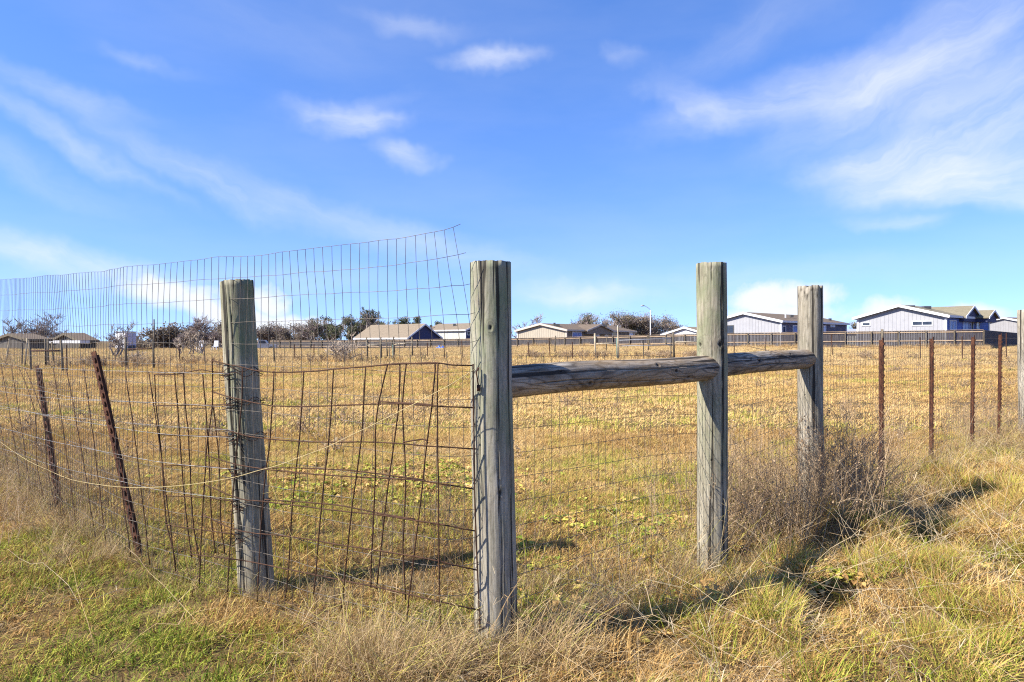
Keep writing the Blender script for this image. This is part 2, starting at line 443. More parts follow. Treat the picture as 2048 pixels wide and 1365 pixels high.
def log_mesh(name, mat, length, r0, r1, seed, cracks=(), knots=(), nrad=132, dz=.024, chips=0, wob=.006, endround=0.0):
    """A weathered round log along its own z axis: taper, flats, long drying cracks, knots, a ragged sawn top."""
    rng = random.Random(seed); nz = int(length / dz) + 1
    zs = sorted(set([round(length * i / nz, 4) for i in range(nz + 1)] + [round(zk + q * rk * .16, 4) for (_, zk, rk, _h) in knots for q in range(-15, 16) if 0 < zk + q * rk * .16 < length - .03])); nz = len(zs) - 1
    v, f, dark = [], [], []
    for i in range(nz + 1):
        z = zs[i]; k = z / length; r = r0 + (r1 - r0) * k
        ox = (noise.noise(Vector((z * 1.1, seed, 0)))) * wob; oy = (noise.noise(Vector((z * 1.1, 0, seed + 9)))) * wob
        for j in range(nrad):
            a = 2 * math.pi * j / nrad; ca, sa = math.cos(a), math.sin(a)
            rr = r * (1 + .030 * noise.noise(Vector((ca * .9 + seed, sa * .9, z * .9))) + 0.010 * noise.noise(Vector((ca * 4 + seed, sa * 4, z * 2.2))) + .004 * noise.noise(Vector((ca * 14, sa * 14 + seed, z * 1.1))))
            dd_ = 0.0
            for (a0, z0, z1, wd, dp) in cracks:
                if z0 <= z <= z1:
                    ac = a0 + .16 * noise.noise(Vector((z * 2.2, a0 * 5, seed))) + .03 * noise.noise(Vector((z * 14, a0, seed)))
                    da = (a - ac + math.pi) % (2 * math.pi) - math.pi
                    env = min(1, (z - z0) / .12 + .02, (z1 - z) / .12 + (.08 if z1 >= length else .02))
                    rr -= dp * .75 * env * math.exp(-(da / (wd * .62)) ** 2); dd_ = max(dd_, min(1, env + .1) * min(1, dp / .009) * math.exp(-(da / (wd * .5)) ** 2))
            for (a0, zk, rk, hk) in knots:
                da = ((a - a0 + math.pi) % (2 * math.pi) - math.pi) * r; d = math.hypot(da * 1.15, (z - zk) * .8) / rk + .28 * noise.noise(Vector((da * 90, (z - zk) * 60, seed + zk * 7)))
                if d < 3: dd_ = max(dd_, .95 * math.exp(-(max(d, 0) / .60) ** 4), .42 * math.exp(-((d - 1.15) / .22) ** 2), .22 * math.exp(-((d - 1.8) / .22) ** 2))
                if d < 3: rr += hk * (.40 * math.exp(-(d * .7) ** 2) - 1.1 * math.exp(-d * d * 3.2))
            zz = z
            if i >= nz - 1: 
                cut = (.003 * noise.noise(Vector((ca * 2, sa * 2, seed))) + .0035 * noise.noise(Vector((ca * 9, sa * 9, seed))) + chips * max(0, noise.noise(Vector((ca * 3 + 4, sa * 3, seed)))) * -.03)
                zz += cut - (0 if i == nz else .004)
            if endround and i >= nz - 2: rr *= (1 - endround * (.5 if i == nz - 1 else 1) * .12)
            if chips and length - z < .16: dd_ = max(dd_, .9 * max(0, noise.noise(Vector((ca * 6, sa * 6, z * 22 + seed))) - .25) * 3.2 * chips * (1 - (length - z) / .16))
            v.append((ca * rr + ox, sa * rr + oy, zz)); dark.append(min(1, dd_))
    for i in range(nz):
        for j in range(nrad):
            j2 = (j + 1) % nrad
            f.append((i * nrad + j, i * nrad + j2, (i + 1) * nrad + j2, (i + 1) * nrad + j))
    # top cap in rings, slightly rough
    prev = [nz * nrad + j for j in range(nrad)]; tx, ty = v[prev[0]][0] * 0 + ox, oy
    for q in (.86, .55, .25):
        ring = []
        for j in range(nrad):
            bx, by, bz = v[nz * nrad + j]
            ring.append(len(v)); v.append((ox + (bx - ox) * q, oy + (by - oy) * q, length + (bz - length) * q * .6 + .004 * noise.noise(Vector((bx * q * 60, by * q * 60, seed)))))
        for j in range(nrad):
            j2 = (j + 1) % nrad; f.append((prev[j], prev[j2], ring[j2], ring[j]))
        prev = ring
    f.append(tuple(prev)); f.append(tuple(reversed(range(nrad))))
    me = bpy.data.meshes.new(name); me.from_pydata(v, [], f); me.update()
    me.polygons.foreach_set('use_smooth', [True] * len(me.polygons))
    at = me.attributes.new('dark', 'FLOAT', 'POINT'); at.data.foreach_set('value', np.array(dark + [.25] * (len(v) - len(dark)), np.float32))
    return me


def place_log(o, p0, p1, spin=0.0):
    d = (Vector(p1) - Vector(p0)).normalized()
    o.rotation_mode = 'QUATERNION'
    from mathutils import Quaternion
    o.rotation_quaternion = Vector((0, 0, 1)).rotation_difference(d) @ Quaternion((0, 0, 1), spin)
    o.location = p0


def post(name, label, base, top, r0, r1, mat, seed, group, **kw):
    b = Vector(base); tp = Vector(top)
    me = log_mesh(name, M[mat], (tp - b).length, r0, r1, seed, **kw); o = link(name, me, M[mat])
    place_log(o, b, tp); tag(o, label, 'fence post', group); return o


G_POST = 'weathered round posts of the near fence'
corner_post = post('wooden_post', 'thickest nearest grey green round post where the two fences meet', (P1[0] + .012, P1[1], -.25), (P1[0] - .012, P1[1], 1.635), .094, .088, 'post_green', 1, G_POST,
     cracks=[(-1.25, 0, 1.15, .035, .014), (-.62, .2, 1.7, .02, .006), (-2.15, .5, 1.8, .018, .006), (-1.85, 1.2, 1.88, .016, .004), (-2.6, .3, 1.3, .02, .005)], knots=[(-1.57, 1.607, .015, .010), (-1.22, .92, .014, .009), (-2.5, 1.2, .010, .006)])
brace_post = post('wooden_post', 'tallest round post with mossy streaks in the middle of the log brace', (P2[0], P2[1], -.35), (P2[0] - .004, P2[1], 1.765), .091, .088, 'post_olive', 2, G_POST,
     cracks=[(-1.9, 0, 2.2, .026, .008), (-1.2, .2, 2.0, .03, .009), (-2.5, .8, 1.9, .024, .005)], knots=[(-2.72, 1.63, .019, .010), (-1.30, 1.63, .024, .011), (-1.9, .95, .012, .006)], chips=.6)
end_post = post('wooden_post', 'bare grey round post at the far end of the log brace beside the weeds', (P3[0] + .01, P3[1], -.3), (P3[0], P3[1], 1.70), .089, .086, 'post_grey', 3, G_POST,
     cracks=[(-1.0, 1.2, 2.1, .035, .011), (-1.5, 0, 1.3, .03, .009), (-2.1, .6, 1.9, .024, .006)], chips=1.6)
lean_post = post('wooden_post', 'round post leaning left behind the wire mesh, rusty wire tied to it', (L0[0] + .012, L0[1], -.25), (L0[0] - .112, L0[1] + .01, 1.615), .090, .083, 'post_olive', 4, G_POST,
     cracks=[(-1.95, 0, 1.87, .06, .020), (-1.7, .8, 1.87, .04, .012), (-2.3, .2, 1.6, .03, .008), (-1.2, .2, 1.2, .03, .006)], chips=.6)
edge_post = post('wooden_post', 'round grey post cut off by the right hand edge behind the brown brush', (P4[0], P4[1], -.2), (P4[0] - .02, P4[1], 1.725), .085, .082, 'post_grey', 5, G_POST, nrad=48, dz=.05,
     cracks=[(-1.5, .3, 1.9, .05, .014)])


def rail(label, a, b, za, zb, r0, r1, seed, **kw):
    p0 = Vector((a[0], a[1], za)); p1 = Vector((b[0], b[1], zb))
    q = Vector((0, 0, 1)).rotation_difference((p1 - p0).normalized()).inverted() @ Vector((.671, -.741, 0)); a0 = math.atan2(q.y, q.x)      # local angle of the side that faces the camera
    kw['knots'] = [(a0 + a, z, r, h) for a, z, r, h in kw['knots']]; kw['cracks'] = [(a0 + a, *c) for a, *c in kw['cracks']]
    me = log_mesh('brace_log', M['rail'], (p1 - p0).length, r0, r1, seed, wob=.02, **kw); o = link('brace_log', me, M['rail']); place_log(o, p0, p1)
    return tag(o, label, 'fence rail', 'horizontal brace logs between the posts')


rail('longer horizontal weathered log from the nearest post to the tallest post', P1, P2, 1.118, 1.142, .070, .075, 6,
     cracks=[(.15, .15, .75, .05, .010), (-.35, .5, 1.6, .05, .011), (.55, .3, 1.5, .05, .009), (2.5, .3, 1.6, .05, .01)], knots=[(.45, .55, .022, .010), (-.1, 1.25, .020, .008), (.5, 1.38, .022, .008), (-.6, 1.1, .018, .007), (-.5, .35, .012, .005), (2.4, .8, .03, .01)])
rail('shorter horizontal log from the tallest post to the bare grey post', P2, P3, 1.150, 1.174, .070, .068, 7,
     cracks=[(.2, .25, 1.05, .05, .014), (-.5, .2, .8, .04, .009), (2.6, .1, 1.2, .05, .01)], knots=[(-.2, .42, .02, .009), (.5, .75, .018, .007), (-.7, .9, .016, .006)])


# ------------------------------------------------------------------ steel T posts
def tpost_mb(L, w=.027, st=.027, th=.006, studs=True, taper=True):
    m = MB()
    m.box((0, 0, L / 2), w, th, L); m.box((0, st / 2 + th / 2 + .0015, L / 2 - .01), th, st, L - .02)
    if studs:
        k = int(L / .055)
        for i in range(k):
            z = L - .05 - i * .055
            if z > .15: m.quadbox([(-.009, -th / 2 - .0005, z - .010), (.009, -th / 2 - .0005, z - .010), (.009, -th / 2 - .0005, z + .010), (-.009, -th / 2 - .0005, z + .010)], (0, -.008, -.003))
    return m


def tpost(label, base, top, face, group='rusty steel T posts of the near fence', **kw):
    b, t = Vector(base), Vector(top); d = (t - b)
    me_o = tpost_mb(d.length, **kw).build('steel_post', M['rust'])
    z = d.normalized(); y = -Vector((face[0], face[1], 0)); y = (y - z * y.dot(z)).normalized(); x = y.cross(z)
    me_o.matrix_world = Matrix(((x.x, y.x, z.x, b.x), (x.y, y.y, z.y, b.y), (x.z, y.z, z.z, b.z), (0, 0, 0, 1)))
    return tag(me_o, label, 'fence post', group)


NF = (.671, -.741)
right_t = [(1765, 5.89, 676), (1865, 6.78, 674), (1946, 7.73, 671), (2000, 8.5, 667)]
rl = ['rusty steel T post next to the bare grey post on the right', 'second rusty steel T post out from the bare grey post', 'third rusty steel T post out from the bare grey post', 'last rusty steel T post before the right hand corner post']
for (x, D, yt), lb in zip(right_t, rl):
    b = px(x, 900, D); tp = px(x + (1 if x < 1900 else 3), yt, D); tpost(lb, (b.x, D, -.1), (tp.x, D, tp.z), NF)
b = px(115, 1010, 5.33); tp = px(74, 732, 5.5)
tpost('leftmost rusty steel T post, leaning, grass heaped at its foot', (b.x + .02, b.y, -.12), tp, (-.35, -.93), w=.040)
b = px(279, 1117, 4.03); tp = px(187, 704, 4.15)
tpost('rusty steel T post leaning left beside the leaning round post', (b.x + .03, b.y, -.12), tp, (-.35, -.93), w=.040)

# ------------------------------------------------------------------ wire work of the left fence
PATH = [Vector(p) for p in ((-.150, 2.835), (-.215, 2.80), (-.30, 2.805), (-.45, 2.875), (-.80, 3.07), (-1.36, 3.43), (-2.25, 3.98), (-3.62, 5.28), (-4.85, 6.45), (-8.5, 9.8), (-13, 14.2))]
PATH_KNOTS = PATH
_P = [PATH[0]] + PATH + [PATH[-1]]; _Q = []
for _i in range(1, len(_P) - 2):                     # rounded through the knots
    for _k in range(6):
        _t = _k / 6; _a, _b, _c, _d = _P[_i - 1:_i + 3]
        _q = .5 * (2 * _b + (_c - _a) * _t + (2 * _a - 5 * _b + 4 * _c - _d) * _t * _t + (3 * _b - _a - 3 * _c + _d) * _t ** 3); _Q.append(_q * .6 + (_b + (_c - _b) * _t) * .4)
PATH = _Q + [PATH[-1]]
SEG = [(PATH[i + 1] - PATH[i]).length for i in range(len(PATH) - 1)]
CUM = [0]
for s_ in SEG: CUM.append(CUM[-1] + s_)


def pathpt(s):
    if s <= 0: return PATH[0] + (PATH[1] - PATH[0]).normalized() * s
    for i in range(len(SEG)):
        if s <= CUM[i + 1] or i == len(SEG) - 1:
            return PATH[i] + (PATH[i + 1] - PATH[i]) * ((s - CUM[i]) / SEG[i])


def px2s(x):
    a = (x - CX) / F
    for i in range(len(SEG)):
        f0 = PATH[i].x - a * PATH[i].y; f1 = PATH[i + 1].x - a * PATH[i + 1].y
        if f0 >= 0 >= f1: return CUM[i] + SEG[i] * f0 / (f0 - f1)
    return -.02 if a > PATH[0].x / PATH[0].y else CUM[-1]


def fp(x, y, off=0.0):
    """the point where a sight line meets the left fence, pulled OFF metres towards the camera"""
    a = (x - CX) / F; s = px2s(x); D = pathpt(s).y
    if s < 0: D = PATH[0].y
    p = px(x, y, D); v = (p - cam.location); v = Vector((v.x, v.y, 0)).normalized()
    c = px(x, y, D - off * v.y); return c


def smooth_pts(pts, n=4):
    out = []
    P = [pts[0]] + list(pts) + [pts[-1]]
    for i in range(1, len(P) - 2):
        a, b, c, d = P[i - 1], P[i], P[i + 1], P[i + 2]
        for k in range(n):
            t = k / n; t2, t3 = t * t, t * t * t
            out.append(tuple(.5 * (2 * b[j] + (c[j] - a[j]) * t + (2 * a[j] - 5 * b[j] + 4 * c[j] - d[j]) * t2 + (-a[j] + 3 * b[j] - 3 * c[j] + d[j]) * t3) for j in range(len(b))))
    out.append(tuple(pts[-1])); return out


TOPX = [-400, 0, 100, 200, 300, 430, 515, 600, 700, 800, 850, 885, 920]
TOPY = [592, 560, 552, 543, 530, 515, 511, 500, 488, 477, 468, 461, 453]
s_tab = [px2s(x) for x in TOPX]
z_tab = [fp(x, y).z for x, y in zip(TOPX, TOPY)]
o_ = np.argsort(s_tab); s_tab = np.array(s_tab)[o_]; z_tab = np.array(z_tab)[o_]
ROW0 = [1.74, 1.63, 1.515, 1.40, 1.29] + [1.29 - .115 * k for k in range(1, 12)]


def mesh_pt(s, k, zfix=None):
    """node of the no-climb mesh: arc length s along the fence, row k from the top"""
    z = ROW0[k]
    end = math.exp(-max(s, 0) / .25) * .17 * max(0, z - 1.15) ** 1.1
    zt = float(np.interp(s + end, s_tab, z_tab))
    if z > 1.29: z = 1.29 + (z - 1.29) * (zt - 1.29) / .45
    z += .012 * noise.noise(Vector((s * 1.3, k * .7, 1))) + .005 * noise.noise(Vector((s * 6, k * 3.1, 7)))
    up = max(0, z - .9)
    ds = .020 * noise.noise(Vector((s * 1.7, z * 1.6, 3))) + .006 * noise.noise(Vector((s * 9, z * 5, 11))) + .05 * up * noise.noise(Vector((s * .8, 2.2, .5)))
    ds += end
    ds += .12 * max(0, z - 1.0) * math.exp(-((s - 3.75) / .55) ** 2)      # a stretch that sags over sideways
    p = pathpt(s + ds); d = (pathpt(s + .05) - pathpt(s - .05)).normalized(); nrm = Vector((-d.y, d.x))
    if nrm.y > 0: nrm = -nrm
    q = .015 * noise.noise(Vector((s * 2.1, z * 2, 5))) + .02 * up * noise.noise(Vector((s * .9, z, 15)))
    p = p + nrm * q
    return Vector((p.x, p.y, z))


def build_left_mesh():
    root = empty('wire_mesh', (PATH[0].x, PATH[0].y, 0), 'tall thin wire mesh with a curled free end rising above the posts', 'wire mesh')
    ss = [i * .0565 for i in range(int(11.0 / .0565))]
    m = MB(); R = .0012
    for s in ss:
        fine = s < 5.5
        pts = [mesh_pt(s, k) for k in range(len(ROW0))]
        if fine: pts = [Vector(p) for p in smooth_pts(pts, 2)]
        m.tube(pts, R * 1.15, 4 if fine else 3, caps=False)
    m.build('upright_wire', M['mesh_wire'], root, True)['kind'] = 'stuff'
    for k in range(len(ROW0)):
        m = MB(); pts = [mesh_pt(s, k) for s in ss]
        a = mesh_pt(-.02, k); pts = [a + Vector((.012, 0, .008))] + pts
        m.tube(pts, .0014, 4, caps=False); m.build('line_wire', M['mesh_wire'], root, True)


build_left_mesh()


def wire(pxs, off, r, name, mat, root, n=5, sm=3, kink=.0025):
    pts = [fp(x, y, off) for x, y in pxs]
    pts = [Vector(p) for p in smooth_pts(pts, sm)]
    out = []
    for i, p in enumerate(pts):
        out.append(p + Vector((noise.noise(p * 9 + Vector((off * 99, 0, 3))), noise.noise(p * 9 + Vector((5, off * 77, 0))), noise.noise(p * 8 + Vector((0, 9, off * 55))))) * kink)
    m = MB(); m.tube(out, r, n); return m.build(name, M[mat], root, True)


def build_panels():
    # heavy rusty patch panel tied between the leaning post and the corner post
    b = fp(700, 1180); root = empty('patch_fence', (b.x, b.y, 0), 'rusty heavy wire panel patched across the gap to the nearest post', 'wire fence')
    st = [[(548, 742), (540, 880), (531, 948), (523, 1042), (518, 1124), (514, 1205)],
          [(607.5, 742), (599, 870), (585, 1012), (576, 1153), (571, 1196)],
          [(667.5, 738), (658, 875), (644, 1000), (632, 1138), (627, 1188)],
          [(731, 733), (723, 872), (705, 1006), (688, 1168), (681, 1222)],
          [(776, 728), (758, 802), (750, 872), (751, 948), (743, 1109), (741, 1176)],
          [(800, 729), (797, 810), (790, 870), (770, 1021), (753, 1178)],
          [(813, 726), (805, 800), (807, 875), (811, 977), (806, 1094), (811, 1200)],
          [(871, 726), (863, 815), (856, 868), (837, 1036), (818, 1197), (813, 1250)],
          [(876, 727), (874, 822), (875, 890), (877, 1006), (878, 1153), (881, 1262)],
          [(945.5, 728), (947, 830), (949, 948), (951, 1050), (958, 1205), (960, 1262)],
          [(485, 735), (484, 806), (477, 868), (471, 925), (462, 1060), (455, 1190)],
          [(424, 719), (425, 808), (415, 878), (411, 935), (404, 1040), (398, 1190)]]
    for w_ in st: wire(w_, .018 + .004 * (hash(w_[0]) % 3), .0034, 'stay_wire', 'rust_wire', root)
    hz = [[(424, 721), (455, 729), (485, 735), (520, 743), (560, 745), (610, 744), (668, 739), (731, 734), (790, 728), (845, 728), (880, 727)],
          [(760, 731), (813, 728), (871, 726), (905, 730), (946, 731)],
          [(427, 784), (460, 795), (485, 800), (520, 808), (548, 812), (610, 814), (680, 811), (760, 808), (800, 808), (866, 812), (950, 816)],
          [(760, 803), (800, 806), (840, 808), (866, 811)],
          [(415, 850), (470, 866), (500, 873), (555, 880), (655, 885), (730, 884), (805, 888), (867, 893), (952, 898)],
          [(806, 885), (830, 881), (848, 879), (856, 886)],
          [(412, 911), (474, 930), (535, 939), (629, 949), (775, 957), (849, 963), (951, 979)],
          [(530, 936), (622, 937), (700, 941), (760, 948), (850, 961)],
          [(411, 970), (480, 998), (526, 1003), (644, 1018), (775, 1033), (860, 1046), (951, 1062)],
          [(530, 999), (610, 1005), (685, 1012), (760, 1028), (830, 1038)],
          [(406, 1030), (480, 1062), (585, 1074), (688, 1091), (805, 1109), (880, 1124), (955, 1141)],
          [(380, 1109), (482, 1121), (556, 1135), (673, 1159), (761, 1176), (878, 1203), (958, 1221)]]
    for w_ in hz: wire(w_, .024, .0032, 'line_wire', 'rust_wire', root)
    # wire ties round the leaning post
    for (z, r) in ((1.155, .094), (1.13, .096), (1.0, .097), (.985, .095), (.82, .097), (.80, .096), (.64, .098), (.63, .097), (.47, .098), (.455, .097), (.30, .099)):
        cx = L0[0] + .012 - .124 * (z + .25) / 1.865; pts = []
        for k in range(15):
            a = -2.9 + k * (3.0 / 14); pts.append((cx + math.cos(a) * r, L0[1] + math.sin(a) * r, z + .012 * math.sin(k * 1.1 + z * 40)))
        pts.append((cx - .06, L0[1] - r - .03, z - .03))
        m = MB(); m.tube(smooth_pts(pts, 2), .0022, 4); m.build('wire_tie', M['rust_wire'], root, True)
    # second, smaller panel left of the leaning post
    b = fp(380, 1120); root = empty('patch_fence', (b.x, b.y, 0), 'smaller rusty wire panel just left of the leaning round post', 'wire fence')
    st = [[(309, 749), (312, 808), (318, 860), (323, 910), (328, 990), (333, 1050), (344, 1090), (351, 1130)],
          [(349, 745), (355, 815), (360, 885), (366, 965), (376, 1060), (384, 1115)],
          [(366, 746), (371, 815), (377, 870), (381, 962), (388, 1060), (401, 1130)],
          [(405, 747), (411, 812), (417, 900), (423, 1035), (431, 1108)],
          [(426, 812), (436, 895), (440, 975), (442, 1050), (450, 1108)]]
    for w_ in st: wire(w_, .012, .0034, 'stay_wire', 'rust_wire', root)
    for w_ in ([(308, 750), (345, 749), (370, 746), (388, 742), (405, 740), (425, 744), (458, 747)], [(314, 811), (360, 811), (425, 810), (468, 811)], [(322, 870), (380, 872), (465, 873)],
               [(324, 930), (380, 932), (425, 934), (468, 940)], [(327, 992), (400, 995), (472, 1003)], [(333, 1050), (390, 1058), (478, 1070)]):
        wire(w_, .017, .0030, 'line_wire', 'rust_wire', root)
    # older woven field fence running out to the left, bright line wires and rusty stays that lean with the posts
    b = fp(60, 940); root = empty('woven_wire_fence', (b.x, b.y, 0), 'sagging woven wire fence with bright line wires and leaning dark stays', 'wire fence')
    lines = [[(-160, 700), (0, 727), (40, 733), (62, 739), (100, 736), (140, 739), (185, 741), (250, 743), (305, 745), (350, 746), (458, 748)],
             [(-160, 752), (0, 773), (75, 781), (150, 796), (250, 803), (360, 808), (462, 815)],
             [(-160, 768), (0, 784), (60, 792), (130, 799), (200, 802), (300, 806)],
             [(-160, 788), (0, 813), (80, 829), (140, 840), (220, 853), (320, 868), (470, 876)],
             [(-160, 792), (0, 817), (50, 823), (90, 829), (170, 838), (300, 850), (470, 862)],
             [(-160, 824), (0, 856), (90, 880), (235, 909), (330, 926), (475, 940)],
             [(-160, 858), (0, 897), (100, 930), (250, 965), (330, 982), (480, 1000)],
             [(60, 955), (110, 985), (250, 1020), (330, 1045), (485, 1064)],
             [(150, 1040), (270, 1070), (350, 1095), (490, 1122)],
             [(165, 1087), (270, 1126), (380, 1150), (505, 1188), (660, 1225)]]
    for i, w_ in enumerate(lines): wire(w_, .03, (.0014 if i not in (3, 5) else .0017), 'line_wire', 'bright_wire' if i < 7 else 'rust_wire', root, sm=4)
    x = -150.0; xs = []
    stays = [(-150, 700, -95), (-128, 703, -70), (-103, 708, -45), (-78, 712, -20), (-52, 717, 0), (-26, 722, 20), (2, 728, 42), (22, 731, 62), (37, 734, 88), (50, 738, 112), (80, 737, 128), (107, 737, 152), (133, 739, 190), (168, 741, 212), (208, 742, 262), (251, 743, 300), (298, 745, 352)]
    for i, (x0, y0, x1) in enumerate(stays):
        g = fp(x1, 900); yb = CY + (CAM_H - .04) * F / g.y
        xm = x0 + (x1 - x0) * .36
        if i in (8, 9): xm += 14        # two stays buckled at the leaning post
        wire([(x0, y0), (xm, y0 + (yb - y0) * .33), (x0 + (x1 - x0) * .70, y0 + (yb - y0) * .68), (x1, yb)], .026, .0030, 'stay_wire', 'rust_wire', root, kink=.004)
    # twine
    tw = [(950, 738), (900, 770), (850, 797), (800, 823), (740, 853), (690, 877), (653, 895), (600, 915), (560, 930), (512, 943), (470, 955), (425, 963), (375, 970), (312, 975), (250, 975), (200, 970), (140, 959), (95, 940), (60, 924), (25, 902), (0, 884), (-80, 830)]
    o = wire(tw, .06, .0015, 'twine', 'twine', None, kink=.001); tag(o, 'pale straw coloured twine hanging in a long curve across the left fence', 'twine')
    # rusted snap and staples on the corner post
    m = MB(); c = px(955, 745, P1[1] - .088)
    m.tube([c + Vector((.006, 0, .02)), c + Vector((-.006, -.006, 0)), c + Vector((.0, -.004, -.03)), c + Vector((.004, -.004, -.055))], .003, 5)
    m.box(c + Vector((.004, -.004, -.065)), .014, .009, .026)
    tag(m.build('rusty_snap', M['rust'], None, True), 'small rusty snap hanging on the nearest post where the twine ends', 'wire clip')


build_panels()


# ------------------------------------------------------------------ right hand no-climb mesh, behind the posts
def build_right_mesh():
    o = Vector((P1[0], P1[1])) - Vector((.671, -.741)) * .095
    root = empty('wire_mesh', (o.x, o.y, 0), 'lower fine wire mesh stapled behind the right hand posts', 'wire mesh')
    u = Vector((U.x, U.y)); L = 11.5; n = int(L / .0565)

    def pt(s, z):
        dd = .018 * noise.noise(Vector((s * 1.1, z * 1.3, 31))); q = o + u * (s + .012 * noise.noise(Vector((s * 2, z * 3, 41)))) + Vector((-.671, .741)) * dd
        if s > 2.9:
            q = q + Vector((.671, -.741)) * min(.07, (s - 2.9) * .2)
        return Vector((q.x, q.y, z + .012 * noise.noise(Vector((s * .9, z, 51))) + gzf(q.x, q.y) * .6))
    rows = [1.235 - .112 * k for k in range(12)]
    m = MB()
    for i in range(n): m.tube([pt(i * .0565, z) for z in rows], .0012, 3, caps=False)
    m.build('upright_wire', M['mesh_wire'], root, True)['kind'] = 'stuff'
    for z in rows:
        m = MB(); m.tube([pt(i * .113, z) for i in range(n // 2)], .0015, 4, caps=False); m.build('line_wire', M['mesh_wire'], root, True)
    # a loose strand over the shorter log
    m = MB(); pts = [px(1500, 694, 4.25), px(1560, 708, 4.42), px(1612, 727, 4.72), px(1650, 728, 5.1), px(1700, 731, 5.6)]
    m.tube(smooth_pts(pts, 5), .0016, 4); m.build('loose_strand', M['bright_wire'], root, True)


build_right_mesh()


# ------------------------------------------------------------------ privacy fence along the far side of the field
M['picket'] = m_wood('grey_picket', (.032, .029, .032), (.080, .072, .074), (.14, .127, .124))
M['fence_rail'] = m_plain('fence_rail_wood', (.36, .26, .165), .2, 2.0)


def build_privacy_fence():
    line = [(1967, 66, 2.37), (1450, 76, 2.14), (1100, 90, 1.73), (760, 106, 1.43), (540, 118, 1.43)]
    pts = [Vector(((x - CX) / F * D, D, zt)) for x, D, zt in line]
    pts.insert(0, Vector((pts[0].x + 52, pts[0].y + 61, 2.5)))
    root = empty('board_fence', (pts[2].x, pts[2].y, .2), 'long grey board privacy fence along the far edge of the field', 'fence')
    pk = MB(); rng = random.Random(4); posts = []
    for i in range(len(pts) - 1):
        a, b = pts[i], pts[i + 1]; d = (b - a); L = Vector((d.x, d.y)).length; u = Vector((d.x, d.y, 0)) / L; nrm = Vector((u.y, -u.x, 0))
        if nrm.y > 0: nrm = -nrm
        if i == 0: nrm = -nrm
        k = int(L / .148)
        for j in range(k):
            t = (j + .5) * .148 / L; p = a + d * t; h = 1.88 + rng.uniform(-.02, .02); w = .066 + rng.uniform(-.003, .002)
            c = Vector((p.x, p.y, p.z - h)); q = nrm * rng.uniform(-.008, .004)
            pk.quadbox([c - u * w + q, c + u * w + q, c + u * w + Vector((0, 0, h)) + q, c - u * w + Vector((0, 0, h + rng.uniform(-.012, .012))) + q], -nrm * .018)
        if i == 0:
            continue
        nb = max(1, round(L / 2.44))
        for j in range(nb):
            t0, t1 = j / nb, (j + 1) / nb
            for dz in (.10, .95, 1.6):
                p0 = a + d * t0 - Vector((0, 0, dz)) + nrm * .006; p1 = a + d * t1 - Vector((0, 0, dz)) + nrm * .006
                m = MB(); up = Vector((0, 0, .1)); m.quadbox([p0, p1, p1 - up, p0 - up], nrm * .045)
                m.build('rail', M['fence_rail'], root)
            p0 = a + d * t0
            m = MB(); m.box((p0.x + nrm.x * .12, p0.y + nrm.y * .12, p0.z - 1.0), .10, .10, 2.0 + rng.uniform(-.03, .06), math.atan2(u.y, u.x)); m.build('fence_post', M['far_wood'], root)
        p0 = a
        # rot board / cap along the top
        m = MB(); t0 = a + Vector((0, 0, .012)); t1 = b + Vector((0, 0, .012)); m.quadbox([t0 - nrm * .03, t1 - nrm * .03, t1 + nrm * .06, t0 + nrm * .06], (0, 0, .035)); m.build('cap_board', M['fence_rail'], root)
    o = pk.build('picket', M['picket'], root); o['kind'] = 'stuff'


build_privacy_fence()

# ------------------------------------------------------------------ pasture fence across the middle of the field
M['pale_wood'] = m_wood('pale_dry_wood', (.25, .20, .13), (.45, .37, .25), (.62, .53, .38))
M['pipe'] = m_plain('grey_gate_pipe', (.30, .31, .33), .15, 8, .5)
M['dark_rust'] = m_rust('dark_rust', (.03, .016, .012), (.07, .032, .02), (.13, .06, .03))
M['green_paint'] = m_plain('green_steel', (.13, .2, .16), .2, 9)


def mid_post(root, xt, yt, xb, yb, wpx, mat='far_wood', name='wooden_post', D=None):
    if D is None:                       # where the sight line of its foot meets the ground
        lo, hi = 15.0, 60.0
        for _ in range(40):
            mid = (lo + hi) / 2; p = px(xb, yb, mid)
            if p.z > gzf(p.x, p.y): lo = mid
            else: hi = mid
        D = lo
    b = px(xb, yb, D); t = px(xt, yt, D); r = wpx / 2 * D / F
    m = MB()
    if name == 'steel_post':
        d = t - b; m.tube([b - Vector((0, 0, .1)), t], max(r, .022), 5)
    else:
        m.tube([b - Vector((0, 0, .15)), b + (t - b) * .5 + Vector((noise.noise(b) * .02, 0, 0)), t], [r * 1.08, r, r * .95], 8)
    m.build(name, M[mat], root, name != 'steel_post'); return D


def mid_rail(root, x0, y0, x1, y1, thpx, D, mat='pale_wood', name='rail', D1=None):
    p = px(x0, y0, D); q = px(x1, y1, D1 or D); m = MB(); m.tube([p, (p + q) / 2, q], thpx / 2 * D / F, 7); m.build(name, M[mat], root, True)


